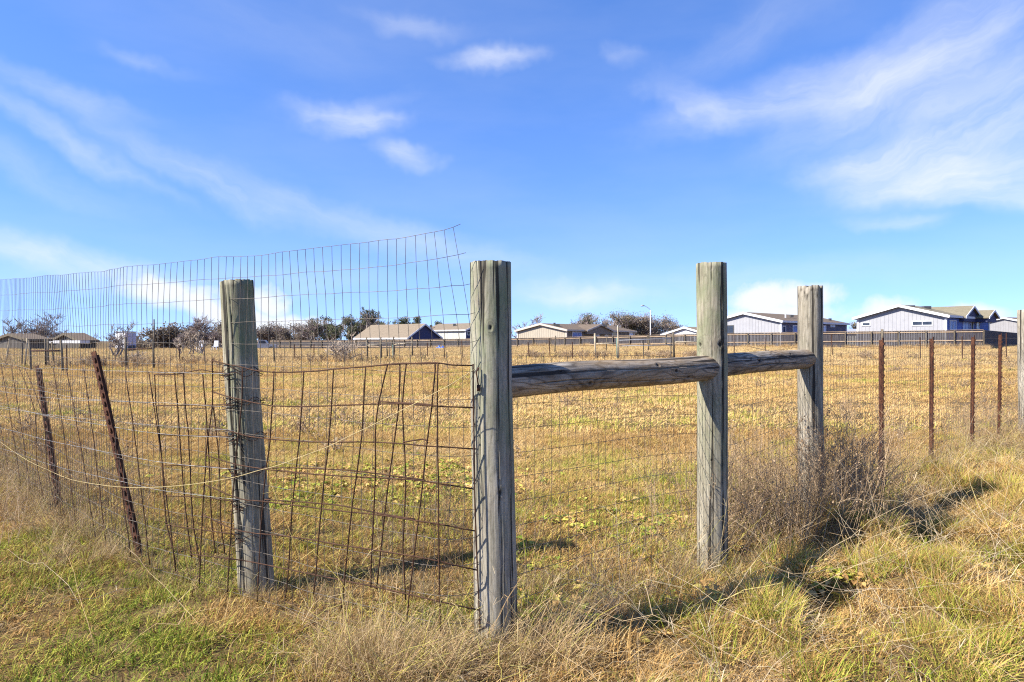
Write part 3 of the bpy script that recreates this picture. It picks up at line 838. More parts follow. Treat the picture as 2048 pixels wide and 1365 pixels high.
def build_mid_fence():
    b = px(600, 724, 34)
    root = empty('pasture_fence', (b.x, b.y, gzf(b.x, b.y)), 'thin pasture fence of wood and steel posts between field and grey board fence', 'fence')
    for a in ((546, 680, 549, 727, 3.2), (698, 679, 700, 722, 3), (1111, 672, 1109.5, 706, 2.4), (1214, 675, 1212, 699, 2.2), (1764.5, 659, 1765, 712, 5), (1298.5, 672, 1297, 699, 2.6)):
        mid_post(root, *a)
    for a in ((358, 691, 360.5, 729), (408, 694, 409, 723), (589, 688, 589.5, 723), (628, 688, 628, 720), (667.5, 690, 667, 721), (855, 684, 855.5, 717), (888, 695, 889.5, 720), (923.5, 681, 925, 719),
              (1056, 684, 1059, 719), (1098, 677, 1100.5, 718), (1144.5, 684, 1145.5, 720), (1468, 670, 1468.5, 715), (1530, 675, 1530.5, 716), (1662.5, 669, 1665, 714), (1840, 675, 1841, 721), (1924, 673, 1925, 721), (2012.5, 667, 2012.5, 721)):
        mid_post(root, *a, 2.0, 'dark_rust', 'steel_post')
    # strand wires
    xs = [(546, 34.5), (700, 36), (855, 37.5), (1056, 39), (1190, 40), (1348, 40), (1468, 40), (1665, 39), (1841, 36.5), (2012, 35.5), (2140, 34.5)]
    for h in (.3, .75, 1.15):
        pts = []
        for x, D in xs:
            X = (x - CX) / F * D; pts.append(Vector((X, D, gzf(X, D) + h)))
        m = MB(); m.tube(pts, .006, 4); m.build('strand_wire', M['dark_iron'], root)
    # two H shaped brace sets
    b = px(748, 720, 36); r2 = empty('brace_fence', (b.x, b.y, gzf(b.x, b.y)), 'row of short posts with two pale top rails in front of the navy gable', 'fence')
    D = mid_post(r2, 733, 675, 735.5, 720, 3.4); mid_post(r2, 761.5, 675, 763, 720, 3.2, D=D); mid_post(r2, 772, 678, 775, 712, 2.6, D=D + 2); mid_post(r2, 785.8, 690, 786.2, 716, 2.2, 'green_paint', 'steel_post', D=D + 1)
    D2 = mid_post(r2, 787, 674, 789, 714, 3.2); mid_post(r2, 824, 674, 825, 714, 3.2, D=D2)
    mid_rail(r2, 734, 691, 761, 691, 2.6, D); mid_rail(r2, 788, 689.5, 823, 686.5, 2.6, D2)
    b = px(1290, 718, 40); r3 = empty('pipe_gate', (b.x, b.y, gzf(b.x, b.y)), 'grey pipe gate between short posts in the middle of the far field', 'gate')
    D = mid_post(r3, 1189.5, 667, 1192, 719, 3.4, 'pale_wood'); mid_post(r3, 1236, 653, 1237, 719, 3.2, 'pale_wood', D=D); mid_post(r3, 1233, 676, 1234.5, 719, 2.4, 'green_paint', D=D - .4)
    mid_rail(r3, 1191, 688.5, 1233, 687, 2.8, D)
    mid_post(r3, 1346.5, 664, 1348, 712, 4.2, D=D - .3); mid_post(r3, 1342, 673, 1342, 712, 2.2, 'dark_iron', 'steel_post', D=D - .5)
    mid_rail(r3, 1348, 685, 1400, 684, 3, D - .3, 'pale_wood'); mid_post(r3, 1401, 664, 1401, 712, 4, D=D - .3)
    for (y0, y1) in ((681.2, 677.5), (692.8, 690)): mid_rail(r3, 1237, y0, 1342, y1, 1.4, D - .3, 'pipe', 'gate_pipe')
    mid_post(r3, 1286.5, 680, 1287.5, 716, 1.8, 'dark_iron', 'steel_post', D=D - .3)
    # old corral on the left
    b = px(90, 735, 29); r4 = empty('corral_fence', (b.x, b.y, gzf(b.x, b.y)), 'old corral of crooked wooden posts and one dark rail at far left', 'fence')
    for a in ((18.8, 678, 12, 725, 2.6, 'pale_wood'), (45, 678, 44, 732, 2.6, 'far_wood'), (54.5, 677, 49.5, 734, 2.6, 'pale_wood'), (58, 680, 63, 742, 4, 'far_wood'), (90, 678, 91.5, 734, 3.4, 'far_wood'), (95.5, 679, 97, 733, 4, 'far_wood'),
              (103.5, 684, 108, 730, 3.2, 'far_wood'), (121.5, 680, 127, 743, 4, 'far_wood')):
        mid_post(r4, *a)
    mid_rail(r4, 59, 702, 122, 702, 3.6, 28.5, 'dark_rust'); mid_post(r4, 133, 690, 134, 744, 1.8, 'dark_rust', 'steel_post')
    b = px(280, 737, 29); r5 = empty('brace_fence', (b.x, b.y, gzf(b.x, b.y)), 'pair of dark posts joined by one dark rail in front of the white trailer', 'fence')
    D = mid_post(r5, 251, 675, 254, 738, 4.6); mid_post(r5, 306.5, 679, 308, 737, 3.6, D=D); mid_rail(r5, 253, 699, 307, 698, 2.6, D, 'dark_rust')


build_mid_fence()

# ------------------------------------------------------------------ houses beyond the board fence
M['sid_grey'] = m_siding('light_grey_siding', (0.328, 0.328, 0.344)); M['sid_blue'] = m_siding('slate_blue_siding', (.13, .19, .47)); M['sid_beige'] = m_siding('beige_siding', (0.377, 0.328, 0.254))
M['sid_brown'] = m_siding('taupe_siding', (0.188, 0.158, 0.128)); M['sid_white'] = m_siding('white_siding', (0.578, 0.578, 0.578)); M['sid_cream'] = m_siding('cream_siding', (0.468, 0.468, 0.425)); M['sid_grey_shaded'] = m_siding('shaded_grey_siding', (.11, .115, .175))  # last one: light grey siding with a front wall's shade painted into its colour
M['sid_mid'] = m_siding('mid_grey_siding', (0.272, 0.264, 0.264)); M['sid_navy'] = m_siding('navy_siding', (0.048, 0.056, 0.128)); M['trim'] = m_plain('white_trim', (0.666, 0.666, 0.675), .05, 3)
M['trim_tan'] = m_plain('tan_trim', (.48, .42, .35), .06, 3); M['shingle_tan'] = m_shingle('tan_shingles', (.16, .125, .088), (.26, .21, .15)); M['shingle_brown'] = m_shingle('brown_shingles', (.115, .085, .06), (.195, .15, .108))
M['shingle_olive'] = m_shingle('olive_shingles', (.15, .13, .085), (.24, .21, .145)); M['glass'] = m_plain('dark_window_glass', (.025, .03, .045), .3, 4, .08, .6)
M['film'] = m_plain('blue_window_film', (.10, .17, .42), .5, 2.5, .35); M['film_pale'] = m_plain('pale_window_film', (.5, .58, .75), .3, 3, .35); M['tin'] = m_plain('grey_tin_roof', (0.304, 0.312, 0.336), .12, 2, .45)
M['barn'] = m_siding('weathered_barn_siding', (.10, .088, .075)); M['vent'] = m_plain('roof_vent', (.08, .08, .08), .2, 5)
M['white_paint'] = m_plain('white_paint', (0.663, 0.663, 0.680), .05, 4, .4); M['lilac'] = m_plain('faded_lilac_paint', (.42, .40, .52), .1, 2, .5)


class House:
    """gable house from two front corners found by sight lines; the gable end stands on side 'left' (p1-p2) or 'right' (p2-p3)"""

    def __init__(s, label, x1, D1, x2, D2, x3, eave, apex, base, gable, wall_l, wall_r, roof, trim, name='house', cat='house', over=.35):
        s.A = Vector(((x1 - CX) / F * D1, D1, 0)); s.B = Vector(((x2 - CX) / F * D2, D2, 0))
        u = (s.B - s.A); s.w = u.length; s.u = u / s.w; s.v = Vector((-s.u.y, s.u.x, 0))
        if s.v.y < 0: s.v = -s.v
        a3 = (x3 - CX) / F
        s.L = (s.B.x - a3 * s.B.y) / (a3 * s.v.y - s.v.x)
        s.D = s.B + s.v * s.L; s.E = s.A + s.v * s.L; s.eave, s.apex, s.base = eave, apex, base
        s.root = empty(name, (s.A.x, s.A.y, base), label, cat); r = s.root
        zb = Vector((0, 0, base)); ze = Vector((0, 0, eave)); za = Vector((0, 0, apex))
        th = .18
        if gable == 'left':
            g0, g1, k0, k1, along = s.A, s.B, s.E, s.D, s.v * s.L
        else:
            g0, g1, k0, k1, along = s.B, s.D, s.A, s.E, -s.u * s.w
        s.g = (g0, g1); mid = (g0 + g1) / 2; an = along.normalized(); gu = (g1 - g0).normalized(); half = (g1 - g0).length / 2; rise = apex - eave
        T = .15; gm, sm = (wall_l, wall_r) if gable == 'left' else (wall_r, wall_l)
        for P, dirn in ((k0, -an * T), (g0, an * T)):
            Q = P + (g1 - g0); wl = MB().poly([P + zb, Q + zb, Q + ze, (P + Q) / 2 + za, P + ze], dirn); gable_o = wl.build('wall', gm, r)
        sides = []
        for P, q in ((g0, gu), (g1, -gu)):
            a0 = P + an * (T + .002); a1 = P + along - an * (T + .002); sides.append(MB().quadbox([a0 + zb, a1 + zb, a1 + ze - Vector((0, 0, .02)), a0 + ze - Vector((0, 0, .02))], q * T).build('wall', sm, r))
        side_o = sides[1] if gable == 'left' else sides[0]
        s.gable_wall, s.side_wall = gable_o, side_o
        # siding battens on the gable and the front side
        for P, dirv, ln, out, wallo in ((s.A, s.u, s.w, -s.v, gable_o if gable == 'left' else side_o), (s.B, s.v, s.L, s.u, side_o if gable == 'left' else gable_o)):
            m = MB(); k = int(ln / .4); isg = (wallo is gable_o)
            for i in range(1, k):
                c = P + dirv * (ln * i / k); top = eave - .05 if not isg else eave + rise * (1 - abs(i / k - .5) * 2) - .05
                m.quadbox([c + zb - dirv * .03, c + zb + dirv * .03, c + dirv * .03 + Vector((0, 0, top)), c - dirv * .03 + Vector((0, 0, top))], out * .022)
            o = m.build('siding_batten', wallo.data.materials[0], wallo); o['kind'] = 'stuff'
        for sg in (-1, 1):
            e0 = mid + gu * sg * (half + over) - an * over; ez = Vector((0, 0, eave - rise * over / half + .02)); r0 = mid - an * over
            al = along + an * 2 * over
            m = MB(); m.quadbox([e0 + ez, r0 + za + Vector((0, 0, .02)), r0 + za + al + Vector((0, 0, .02)), e0 + ez + al], (0, 0, th)); ro = m.build('roof', roof, r)
            s.roof = ro if sg < 0 else s.roof
            if sg > 0: s.roof2 = ro
            m = MB()                       # rake board and eave board, proud of the slab
            q0, q1 = e0 + ez - an * .004, r0 + za + Vector((0, 0, .02)) - an * .004
            m.quadbox([q0 - Vector((0, 0, .10)), q1 - Vector((0, 0, .10)), q1 + Vector((0, 0, th + .01)), q0 + Vector((0, 0, th + .01))], -an * .05); m.build('rake_board', trim, r)
            m = MB(); f0 = e0 + ez + gu * sg * .004; m.quadbox([f0 - Vector((0, 0, .06)), f0 + al - Vector((0, 0, .06)), f0 + al + Vector((0, 0, th + .004)), f0 + Vector((0, 0, th + .004))], gu * sg * .05); m.build('eave_board', trim, r)
        # corner boards
        for P in (s.A, s.B, s.D):
            m = MB(); m.box((P.x, P.y, (base + eave) / 2 - .05), .2, .2, eave - base - .1, math.atan2(s.u.y, s.u.x)); m.build('corner_board', trim, r)

    def on(s, side, x):
        a = (x - CX) / F; P, d = (s.A, s.u) if side == 'l' else (s.B, s.v)
        t = (P.x - a * P.y) / (a * d.y - d.x); return P + d * t

    def window(s, side, x0, x1, y0, y1, glass='glass', name='window', bars=0, trim='trim', fw=.09):
        P, Q = s.on(side, x0), s.on(side, x1); Dm = (P.y + Q.y) / 2; z1, z0 = px(x0, y0, Dm).z, px(x0, y1, Dm).z
        out = (-s.v if side == 'l' else s.u); d = (Q - P).normalized(); wall = s.gable_wall if (side == 'l') == (s.g[0] is s.A) else s.side_wall
        m = MB(); up = Vector((0, 0, 1)); a0 = P + out * .003
        w = (Q - P).length; h = z1 - z0
        for (o0, ww, zz, hh) in ((0, w, z0, fw), (0, w, z1 - fw, fw), (0, fw, z0 + fw, h - 2 * fw), (w - fw, fw, z0 + fw, h - 2 * fw)):
            c = a0 + d * o0 + up * zz; m.quadbox([c, c + d * ww, c + d * ww + up * hh, c + up * hh], out * .07)
        for b in range(bars):
            c = a0 + d * (w * (b + 1) / (bars + 1) - .025) + up * (z0 + fw); m.quadbox([c, c + d * .05, c + d * .05 + up * (h - 2 * fw), c + up * (h - 2 * fw)], out * .055)
        f = m.build(name, M[trim], s.root)
        m = MB(); c = a0 + d * (fw * .5) + up * (z0 + fw * .5); m.quadbox([c, c + d * (w - fw), c + d * (w - fw) + up * (h - fw), c + up * (h - fw)], out * .03)
        m.build('pane' if name == 'window' else 'door_leaf', M[glass], f)

    def gablet(s, x0, x1, ya, wallm, roofm, trimm, depth=.5, back=4.0):
        P, Q = s.on('r', x0), s.on('r', x1); mid = (P + Q) / 2; za = px((x0 + x1) / 2, ya, mid.y).z; out = s.u; d = (Q - P).normalized(); half = (Q - P).length / 2; ze = s.eave
        m = MB(); o = out * depth
        m.poly([P + o + Vector((0, 0, ze - .5)), Q + o + Vector((0, 0, ze - .5)), Q + o + Vector((0, 0, ze)), mid + o + Vector((0, 0, za)), P + o + Vector((0, 0, ze))], -out * (depth + .4)); g = m.build('gablet', wallm, s.root)
        for sg in (-1, 1):
            e = mid + d * sg * (half + .3) + o + out * .25; ez = Vector((0, 0, ze - (za - ze) * .3 / half + .02)); rr = mid + o + out * .25 + Vector((0, 0, za + .02))
            m = MB(); m.quadbox([e + ez, rr, rr - out * back, e + ez - out * back * .6], (0, 0, .14)); m.build('gablet_roof', roofm, g)
            m = MB(); m.quadbox([e + ez - Vector((0, 0, .08)) + out * .003, rr - Vector((0, 0, .08)) + out * .003, rr + Vector((0, 0, .15)) + out * .003, e + ez + Vector((0, 0, .15)) + out * .003], out * .05); m.build('rake_board', trimm, g)

    def roof_vents(s, items):
        for (x, y, D, w, h) in items:
            p = px(x, y, D); m = MB(); m.box((p.x, p.y, p.z - .1), w, w, h + .3); m.build('roof_vent', M['vent'] if w > .25 else M['trim'], s.roof2)


def build_houses():
    T = M['trim']
    h = House('low house with tan shingle roof and small navy gable behind the fence', 712, 122, 815, 112, 880, 1.85, 4.05, -.5, 'right', M['sid_cream'], M['sid_navy'], M['shingle_tan'], T)
    h = House('cream house with long pale eave just left of the nearest post', 852, 135, 931, 128, 985, 3.35, 4.6, -.4, 'right', M['sid_cream'], M['sid_navy'], M['shingle_tan'], T)
    h.window('l', 899, 904, 668, 678, 'film_pale'); h.window('r', 934, 940, 663, 671, 'glass')
    h.roof_vents([(909, 649.5, 133, .5, .2), (862, 652, 135, .5, .2)])
    h = House('beige house with taupe front and a centre gablet left of the street lamp', 1036, 103, 1133, 97, 1268, 2.82, 3.72, -.1, 'left', M['sid_beige'], M['sid_brown'], M['shingle_brown'], M['trim_tan'])
    h.window('r', 1144, 1163, 664, 678, 'film', bars=1); h.window('r', 1186, 1199, 664, 678, 'film_pale', bars=1); h.window('r', 1209, 1216, 664, 679, 'film_pale', 'door'); h.window('r', 1224, 1233, 664, 676, 'glass'); h.window('r', 1258, 1266, 664, 675, 'film_pale')
    h.gablet(1168, 1219, 651, M['sid_brown'], M['shingle_brown'], M['trim_tan']); h.roof_vents([(1115, 649.5, 99, .6, .0), (1109, 648, 99, .3, .2), (1210, 650.5, 103, .6, .0), (1235, 655, 104, .12, .5)])
    h = House('small white gable end peeking over the fence beside the tallest post', 1327, 114, 1417, 107, 1500, 2.3, 3.42, .2, 'left', M['sid_white'], M['sid_white'], M['shingle_tan'], T)
    h = House('light grey house with dark shaded front between the two right hand round posts', 1421, 89, 1562, 82, 1692, 3.65, 4.75, .3, 'left', M['sid_grey'], M['sid_grey_shaded'], M['shingle_brown'], T)
    h.window('r', 1564.5, 1571, 652, 667, 'glass'); h.window('r', 1585, 1594, 651, 667, 'film', 'door'); h.window('r', 1646, 1651.5, 651, 666, 'film_pale', 'door'); h.window('r', 1660, 1669.5, 645, 655, 'film_pale', bars=1)
    h.window('l', 1440, 1468, 651, 668, 'glass', 'door', bars=2, trim='vent'); h.roof_vents([(1571, 630, 86, .13, .3), (1583, 631, 88, .4, .0), (1660, 638, 90, .3, .0)])
    h = House('largest light grey house with blue wrapped front windows at far right', 1716, 80, 1892, 73, 1977, 3.98, 5.2, .3, 'left', M['sid_grey'], M['sid_blue'], M['shingle_olive'], T, over=.45)
    h.window('l', 1724, 1741.5, 645, 652.5, 'glass'); h.window('l', 1824, 1866, 642, 652, 'glass', bars=1); h.window('r', 1899, 1912, 641, 661, 'film', bars=1); h.window('r', 1925, 1937.5, 641, 661, 'film', bars=1); h.window('r', 1952, 1958, 642, 659, 'film_pale'); h.window('r', 1941, 1946, 637, 661, 'vent', 'door', trim='trim')
    h.gablet(1918, 1948, 615, M['sid_navy'], M['shingle_olive'], T, depth=.5, back=7); h.gablet(1942, 1961, 624, M['sid_navy'], M['shingle_olive'], T, depth=1.6, back=3)
    h.roof_vents([(1819, 614, 77, .8, .2), (1851.5, 616, 78, .8, .25)])
    h = House('mid grey house cut by the right hand edge beyond the fence corner', 1976, 125, 2043, 120, 2150, 4.75, 5.4, .5, 'left', M['sid_mid'], M['sid_mid'], M['shingle_brown'], T)
    h.window('l', 2037, 2043, 657, 668, 'film_pale')
    h = House('long low grey roof showing just over the fence beside the street lamp', 1262, 150, 1330, 138, 1352, 2.2, 2.95, .2, 'right', M['sid_white'], M['sid_white'], M['tin'], T)
    h = House('pale low roof in the gap between the two light grey houses', 1675, 128, 1716, 116, 1760, 2.75, 3.3, .3, 'right', M['sid_cream'], M['sid_cream'], M['tin'], T)
    # left: barn and sheds
    h = House('weathered grey barn gable at the far left edge', -8, 78, 60, 72, 96, 1.35, 1.95, -.1, 'left', M['barn'], M['barn'], M['shingle_brown'], M['far_wood'], 'barn', 'barn')
    h = House('tan shed wall behind the crooked corral posts', 66, 92, 101, 86, 120, 1.1, 1.55, -.2, 'left', M['sid_beige'], M['barn'], M['shingle_brown'], M['far_wood'], 'shed', 'shed')
    h = House('open shed with dark gable and bright white eave right of the barn', 108, 84, 161, 80, 190, 1.28, 2.1, -.1, 'left', M['barn'], M['barn'], M['shingle_brown'], M['far_wood'], 'shed', 'shed')
    m = MB(); p = px(98, 687, 79); q = px(161, 687, 77.5); m.quadbox([p, q, q + Vector((0, 0, .32)), p + Vector((0, 0, .32))], (.3, 1.2, 0)); m.build('awning', M['white_paint'], h.root)
    # white trailer
    p = px(251, 704, 62); b = Vector((p.x, p.y, gzf(p.x, p.y))); r = empty('travel_trailer', b, 'white box trailer with a lilac side behind the dark posts', 'trailer')
    a = px(231, 700, 61); c = px(250, 700, 60); d = px(272, 700, 63); z0 = b.z + .35; h_ = 1.45
    A, B_, C_ = (Vector((v.x, v.y, z0)) for v in (a, c, d)); D_ = A + (C_ - B_)
    m = MB(); m.quadbox([A, B_, C_, D_], (0, 0, h_)); m.build('body', M['white_paint'], r)
    o = (C_ - B_).normalized(); nn = Vector((o.y, -o.x, 0)); m = MB(); m.quadbox([B_ + nn * .006 + Vector((0, 0, .1)) + o * .05, C_ + nn * .006 + Vector((0, 0, .1)) - o * .05, C_ + nn * .006 + Vector((0, 0, h_ - .1)) - o * .05, B_ + nn * .006 + Vector((0, 0, h_ - .1)) + o * .05], nn * .02); m.build('side_panel', M['lilac'], r)
    m = MB(); m.quadbox([A + Vector((-.1, -.1, h_ + .002)), B_ + Vector((0, -.1, h_ + .002)), C_ + Vector((.1, 0, h_ + .002)), D_ + Vector((0, .1, h_ + .002))], (0, 0, .06)); m.build('roof', M['tin'], r)
    for k in (.35, .62):
        c0 = B_ + (C_ - B_) * k + nn * .03 + Vector((0, 0, -.05)); m = MB(); m.tube([c0 + nn * .02, c0 + nn * .2], .32, 12); m.build('wheel', M['vent'], r)
    # pickup beyond the board fence end
    p = px(526, 702, 90); b = Vector((p.x, p.y, gzf(p.x, p.y))); r = empty('pickup_truck', b, 'pale grey pickup parked at the left end of the board fence', 'pickup truck')
    e = Vector((1, .25, 0)).normalized(); s_ = Vector((-e.y, e.x, 0)); z = Vector((0, 0, 1))

    def prof(pts, name, mat, wd=.85, parent=r, off=0):
        m = MB(); m.poly([b + e * x + z * y - s_ * (wd - off) for x, y in pts], s_ * (2 * wd - 2 * off)); return m.build(name, mat, parent)
    body = prof([(-1.7, .45), (1.75, .45), (1.75, .9), (.9, 1.0), (-1.7, 1.0)], 'body', M['tin']); prof([(-.55, 1.003), (.75, 1.003), (.35, 1.5), (-.45, 1.5)], 'cab', M['tin'], .76)
    prof([(-.42, 1.06), (.5, 1.06), (.27, 1.42), (-.38, 1.42)], 'side_window', M['glass'], .775)
    for x in (-1.1, 1.1):
        for sg in (-1, 1): m = MB(); c0 = b + e * x + z * .34 + s_ * sg * .72; m.tube([c0, c0 + s_ * sg * .2], .34, 12); m.build('wheel', M['vent'], r)
    # white garden chairs / frames among the brush
    for (x, y, lb) in ((400, 700, 'white plastic chair among the bare brush left of the leaning post'), (430, 699, 'pale chair frame nearest the leaning post, half hidden by brush')):
        p = px(x, y, 66); b = Vector((p.x, p.y, gzf(p.x, p.y))); m0 = empty('garden_chair', b, lb, 'chair')
        m = MB(); m.box(b + z * .45, .5, .5, .05); m.build('seat', M['white_paint'], m0)
        m = MB(); m.quadbox([b + Vector((-.25, .25, .49)), b + Vector((.25, .25, .49)), b + Vector((.22, .36, 1.05)), b + Vector((-.22, .36, 1.05))], (0, .04, 0)); m.build('backrest', M['white_paint'], m0)
        for sx in (-1, 1):
            for sy in (-1, 1): m = MB(); m.tube([b + Vector((sx * .26, sy * .26, -.02)), b + Vector((sx * .22, sy * .22, .42))], .03, 6); m.build('leg', M['white_paint'], m0)
    # blue tarp
    p = px(880, 699, 88); m = MB(); n = 10; bz = gzf(p.x, p.y)
    for i in range(n):
        for j in range(n):
            u_, v_ = i / (n - 1) - .5, j / (n - 1) - .5
            m.v.append(Vector((p.x + u_ * 1.7, p.y + v_ * 1.2, bz + .05 + .55 * max(0, 1 - (u_ * u_ + v_ * v_) * 4) * (.6 + noise.noise(Vector((u_ * 6, v_ * 6, 2)))))))
    for i in range(n - 1):
        for j in range(n - 1): m.f.append((i * n + j, (i + 1) * n + j, (i + 1) * n + j + 1, i * n + j + 1))
    M['tarp'] = m_plain('blue_tarp', (.05, .16, .55), .3, 3, .5); tag(m.build('tarp', M['tarp']), 'small crumpled blue tarp in the grass in front of the board fence', 'tarp')
    # street lamp
    D = 110; b = px(1301, 700, D); b.z = .3; r = empty('street_lamp', b, 'slim white street lamp with one bent arm above the roofs', 'street lamp')
    t = px(1301, 620.5, D); m = MB(); m.tube([b, t], [.11, .07], 10); m.build('pole', M['trim'], r, True)
    hd = px(1287.5, 612, D); m = MB(); m.tube(smooth_pts([t - z * .05, t + Vector((-.25, 0, .25)), t + Vector((-.7, 0, .55)), hd + Vector((.1, 0, 0))], 3), .045, 8); m.build('arm', M['tin'], r, True)
    m = MB(); m.tube([hd + Vector((.12, 0, 0)), hd + Vector((-.1, 0, .03)), hd + Vector((-.35, 0, 0)), hd + Vector((-.48, 0, -.03))], [.06, .12, .13, .05], 8); m.build('lamp_head', M['pipe'], r, True)
    # lone thin pole on the left, far pole in the tree line
    for (x, yt, lb) in ((309, 639, 'tall thin dark pole standing above the brush on the left'), (581.5, 647, 'thin utility pole in the bare tree line right of the leaning post')):
        p = px(x, 700, 75 if x < 400 else 140); t = px(x - 1, yt, p.y); m = MB(); m.tube([Vector((p.x, p.y, gzf(p.x, p.y) - .1)), t], [.10, .07], 6); tag(m.build('pole', M['far_wood'], None, True), lb, 'pole')


build_houses()

# ------------------------------------------------------------------ trees and shrubs
M['bark'] = m_plain('grey_bark', (.24, .20, .17), .35, 9, .9, .1); M['twig'] = m_plain('bare_twigs', (.25, .20, .18), .3, 4, .9, .1); M['pale_twig'] = m_plain('pale_bare_twigs', (.42, .34, .26), .3, 4, .9, .1)


def m_leaf(name, a, b):
    t = NT(name); i = t.n('ShaderNodeAttribute', attribute_name='tint').outputs['Fac']
    return t.pbr(t.ramp(i, [(.1, a), (.9, b)]), .7, None, .2, translucent=.25)


M['leaf_live'] = m_leaf('evergreen_leaves', (.065, .072, .038), (.16, .165, .08)); M['leaf_olive'] = m_leaf('olive_leaves', (.10, .085, .045), (.21, .175, .09)); M['leaf_brown'] = m_leaf('dry_leaves', (.15, .12, .085), (.27, .215, .155))


def leaf_cloud(name, mat, centers, rad, n, size, rng, parent):
    v, f, tint = [], [], []
    for (c, rr) in centers:
        for _ in range(n):
            d = Vector((rng.gauss(0, 1), rng.gauss(0, 1), rng.gauss(0, .8))).normalized() * rr * rad * rng.random() ** .45
            p = c + d; s = size * rng.uniform(.6, 1.4); a = Vector((rng.gauss(0, 1), rng.gauss(0, 1), rng.gauss(0, 1))).normalized(); b = a.orthogonal().normalized()
            k = len(v); v += [p - a * s, p + b * s * .55, p + a * s, p - b * s * .55]; f.append((k, k + 1, k + 2, k + 3)); tint += [rng.random()] * 4
    me = bpy.data.meshes.new(name); me.from_pydata([tuple(p) for p in v], [], f); me.update()
    at = me.attributes.new('tint', 'FLOAT', 'POINT'); at.data.foreach_set('value', tint)
    return link(name, me, mat, parent)


def tree(label, x, D, ytop, wpx, seed, cat='tree', name='bare_tree', stems=1, spread=.55, leaf=None, leafn=0, leafsize=.12, twig='twig', density=1.0, trunk_r=None, base_z=None, up=.35, leafrad=1.0, leafpick=.5, group=None, levels=4, one_base=False):
    rng = random.Random(seed); X = (x - CX) / F * D; bz = gzf(X, D) if base_z is None else base_z
    top = px(x, ytop, D).z; H = max(.6, top - bz); Wd = wpx / F * D / 2
    root = empty(name, (X, D, bz), label, cat, group)
    trunk, crown, tips = MB(), MB(), []
    pr = D / 680.0                                     # a pixel at that distance, so that twigs stay about as thick as they show
    r0 = trunk_r or H * .028

    def grow(p, d, L, r, lev):
        n = 4; pts = [p]; q = p.copy(); dd = d.copy()
        for i in range(n):
            dd = (dd + Vector((rng.gauss(0, .22), rng.gauss(0, .22), rng.gauss(0, .12) + up * .12))).normalized(); q = q + dd * L / n; pts.append(q.copy())
        m = trunk if lev <= 1 else crown
        m.tube(pts, [r * (1 - .45 * i / n) for i in range(n + 1)], 5 if lev <= 1 else 3, caps=False)
        if lev >= levels: tips.append(q); return
        k = int((2.6 + rng.random() * 2.2) * density) + (1 if lev >= 2 else 0)
        for i in range(k):
            t = rng.uniform(.35, 1.0); b = pts[min(n, int(t * n))]
            a = rng.uniform(0, 2 * math.pi); side = Vector((math.cos(a), math.sin(a), rng.uniform(-.25, .7)))
            nd = (dd * .75 + side * rng.uniform(.45, .95)).normalized()
            grow(b, nd, L * rng.uniform(.5, .8), max(r * .52, pr * .13), lev + 1)
        if lev >= 1: tips.append(q)
    for sidx in range(stems):
        a = rng.uniform(0, 2 * math.pi); lean = rng.uniform(.1, 1) * spread if stems > 1 else .12
        d = Vector((math.cos(a) * lean, math.sin(a) * lean, 1)).normalized()
        wide = 0 if one_base or stems == 1 else max(0, Wd - H * .45)
        grow(Vector((rng.gauss(0, .05) + wide * ((sidx + .5) / stems * 2 - 1 + rng.uniform(-.15, .15)), rng.gauss(0, .05) + wide * rng.uniform(-.4, .4), -.05)), d, H * (.42 if stems == 1 else .48) * rng.uniform(.65, 1.1) * (1 if one_base or sidx % 3 else .8), r0 * (1 if stems == 1 else .6), 0)
    # fit to the height and width that the photograph shows
    V = trunk.v + crown.v; mz = sorted(v.z for v in V)[int(len(V) * .993)]; mx = sorted(abs(v.x) for v in V)[int(len(V) * .985)]
    sx, sz = min(1.7, Wd / max(mx, .05)), H / mz
    O = Vector((X, D, bz))

    def fit(v): return Vector((v.x * sx, v.y * sx, v.z * sz)) + O
    trunk.v = [fit(v) for v in trunk.v]; crown.v = [fit(v) for v in crown.v]
    trunk.build('trunk', M['bark'], root, True); crown.build('crown', M[twig], root)
    if leaf:
        cs = [(fit(t), 1.0) for t in tips if rng.random() < leafpick and t.z > mz * .25]
        leaf_cloud('foliage', M[leaf], cs, leafrad, leafn, leafsize, rng, root)
    return root


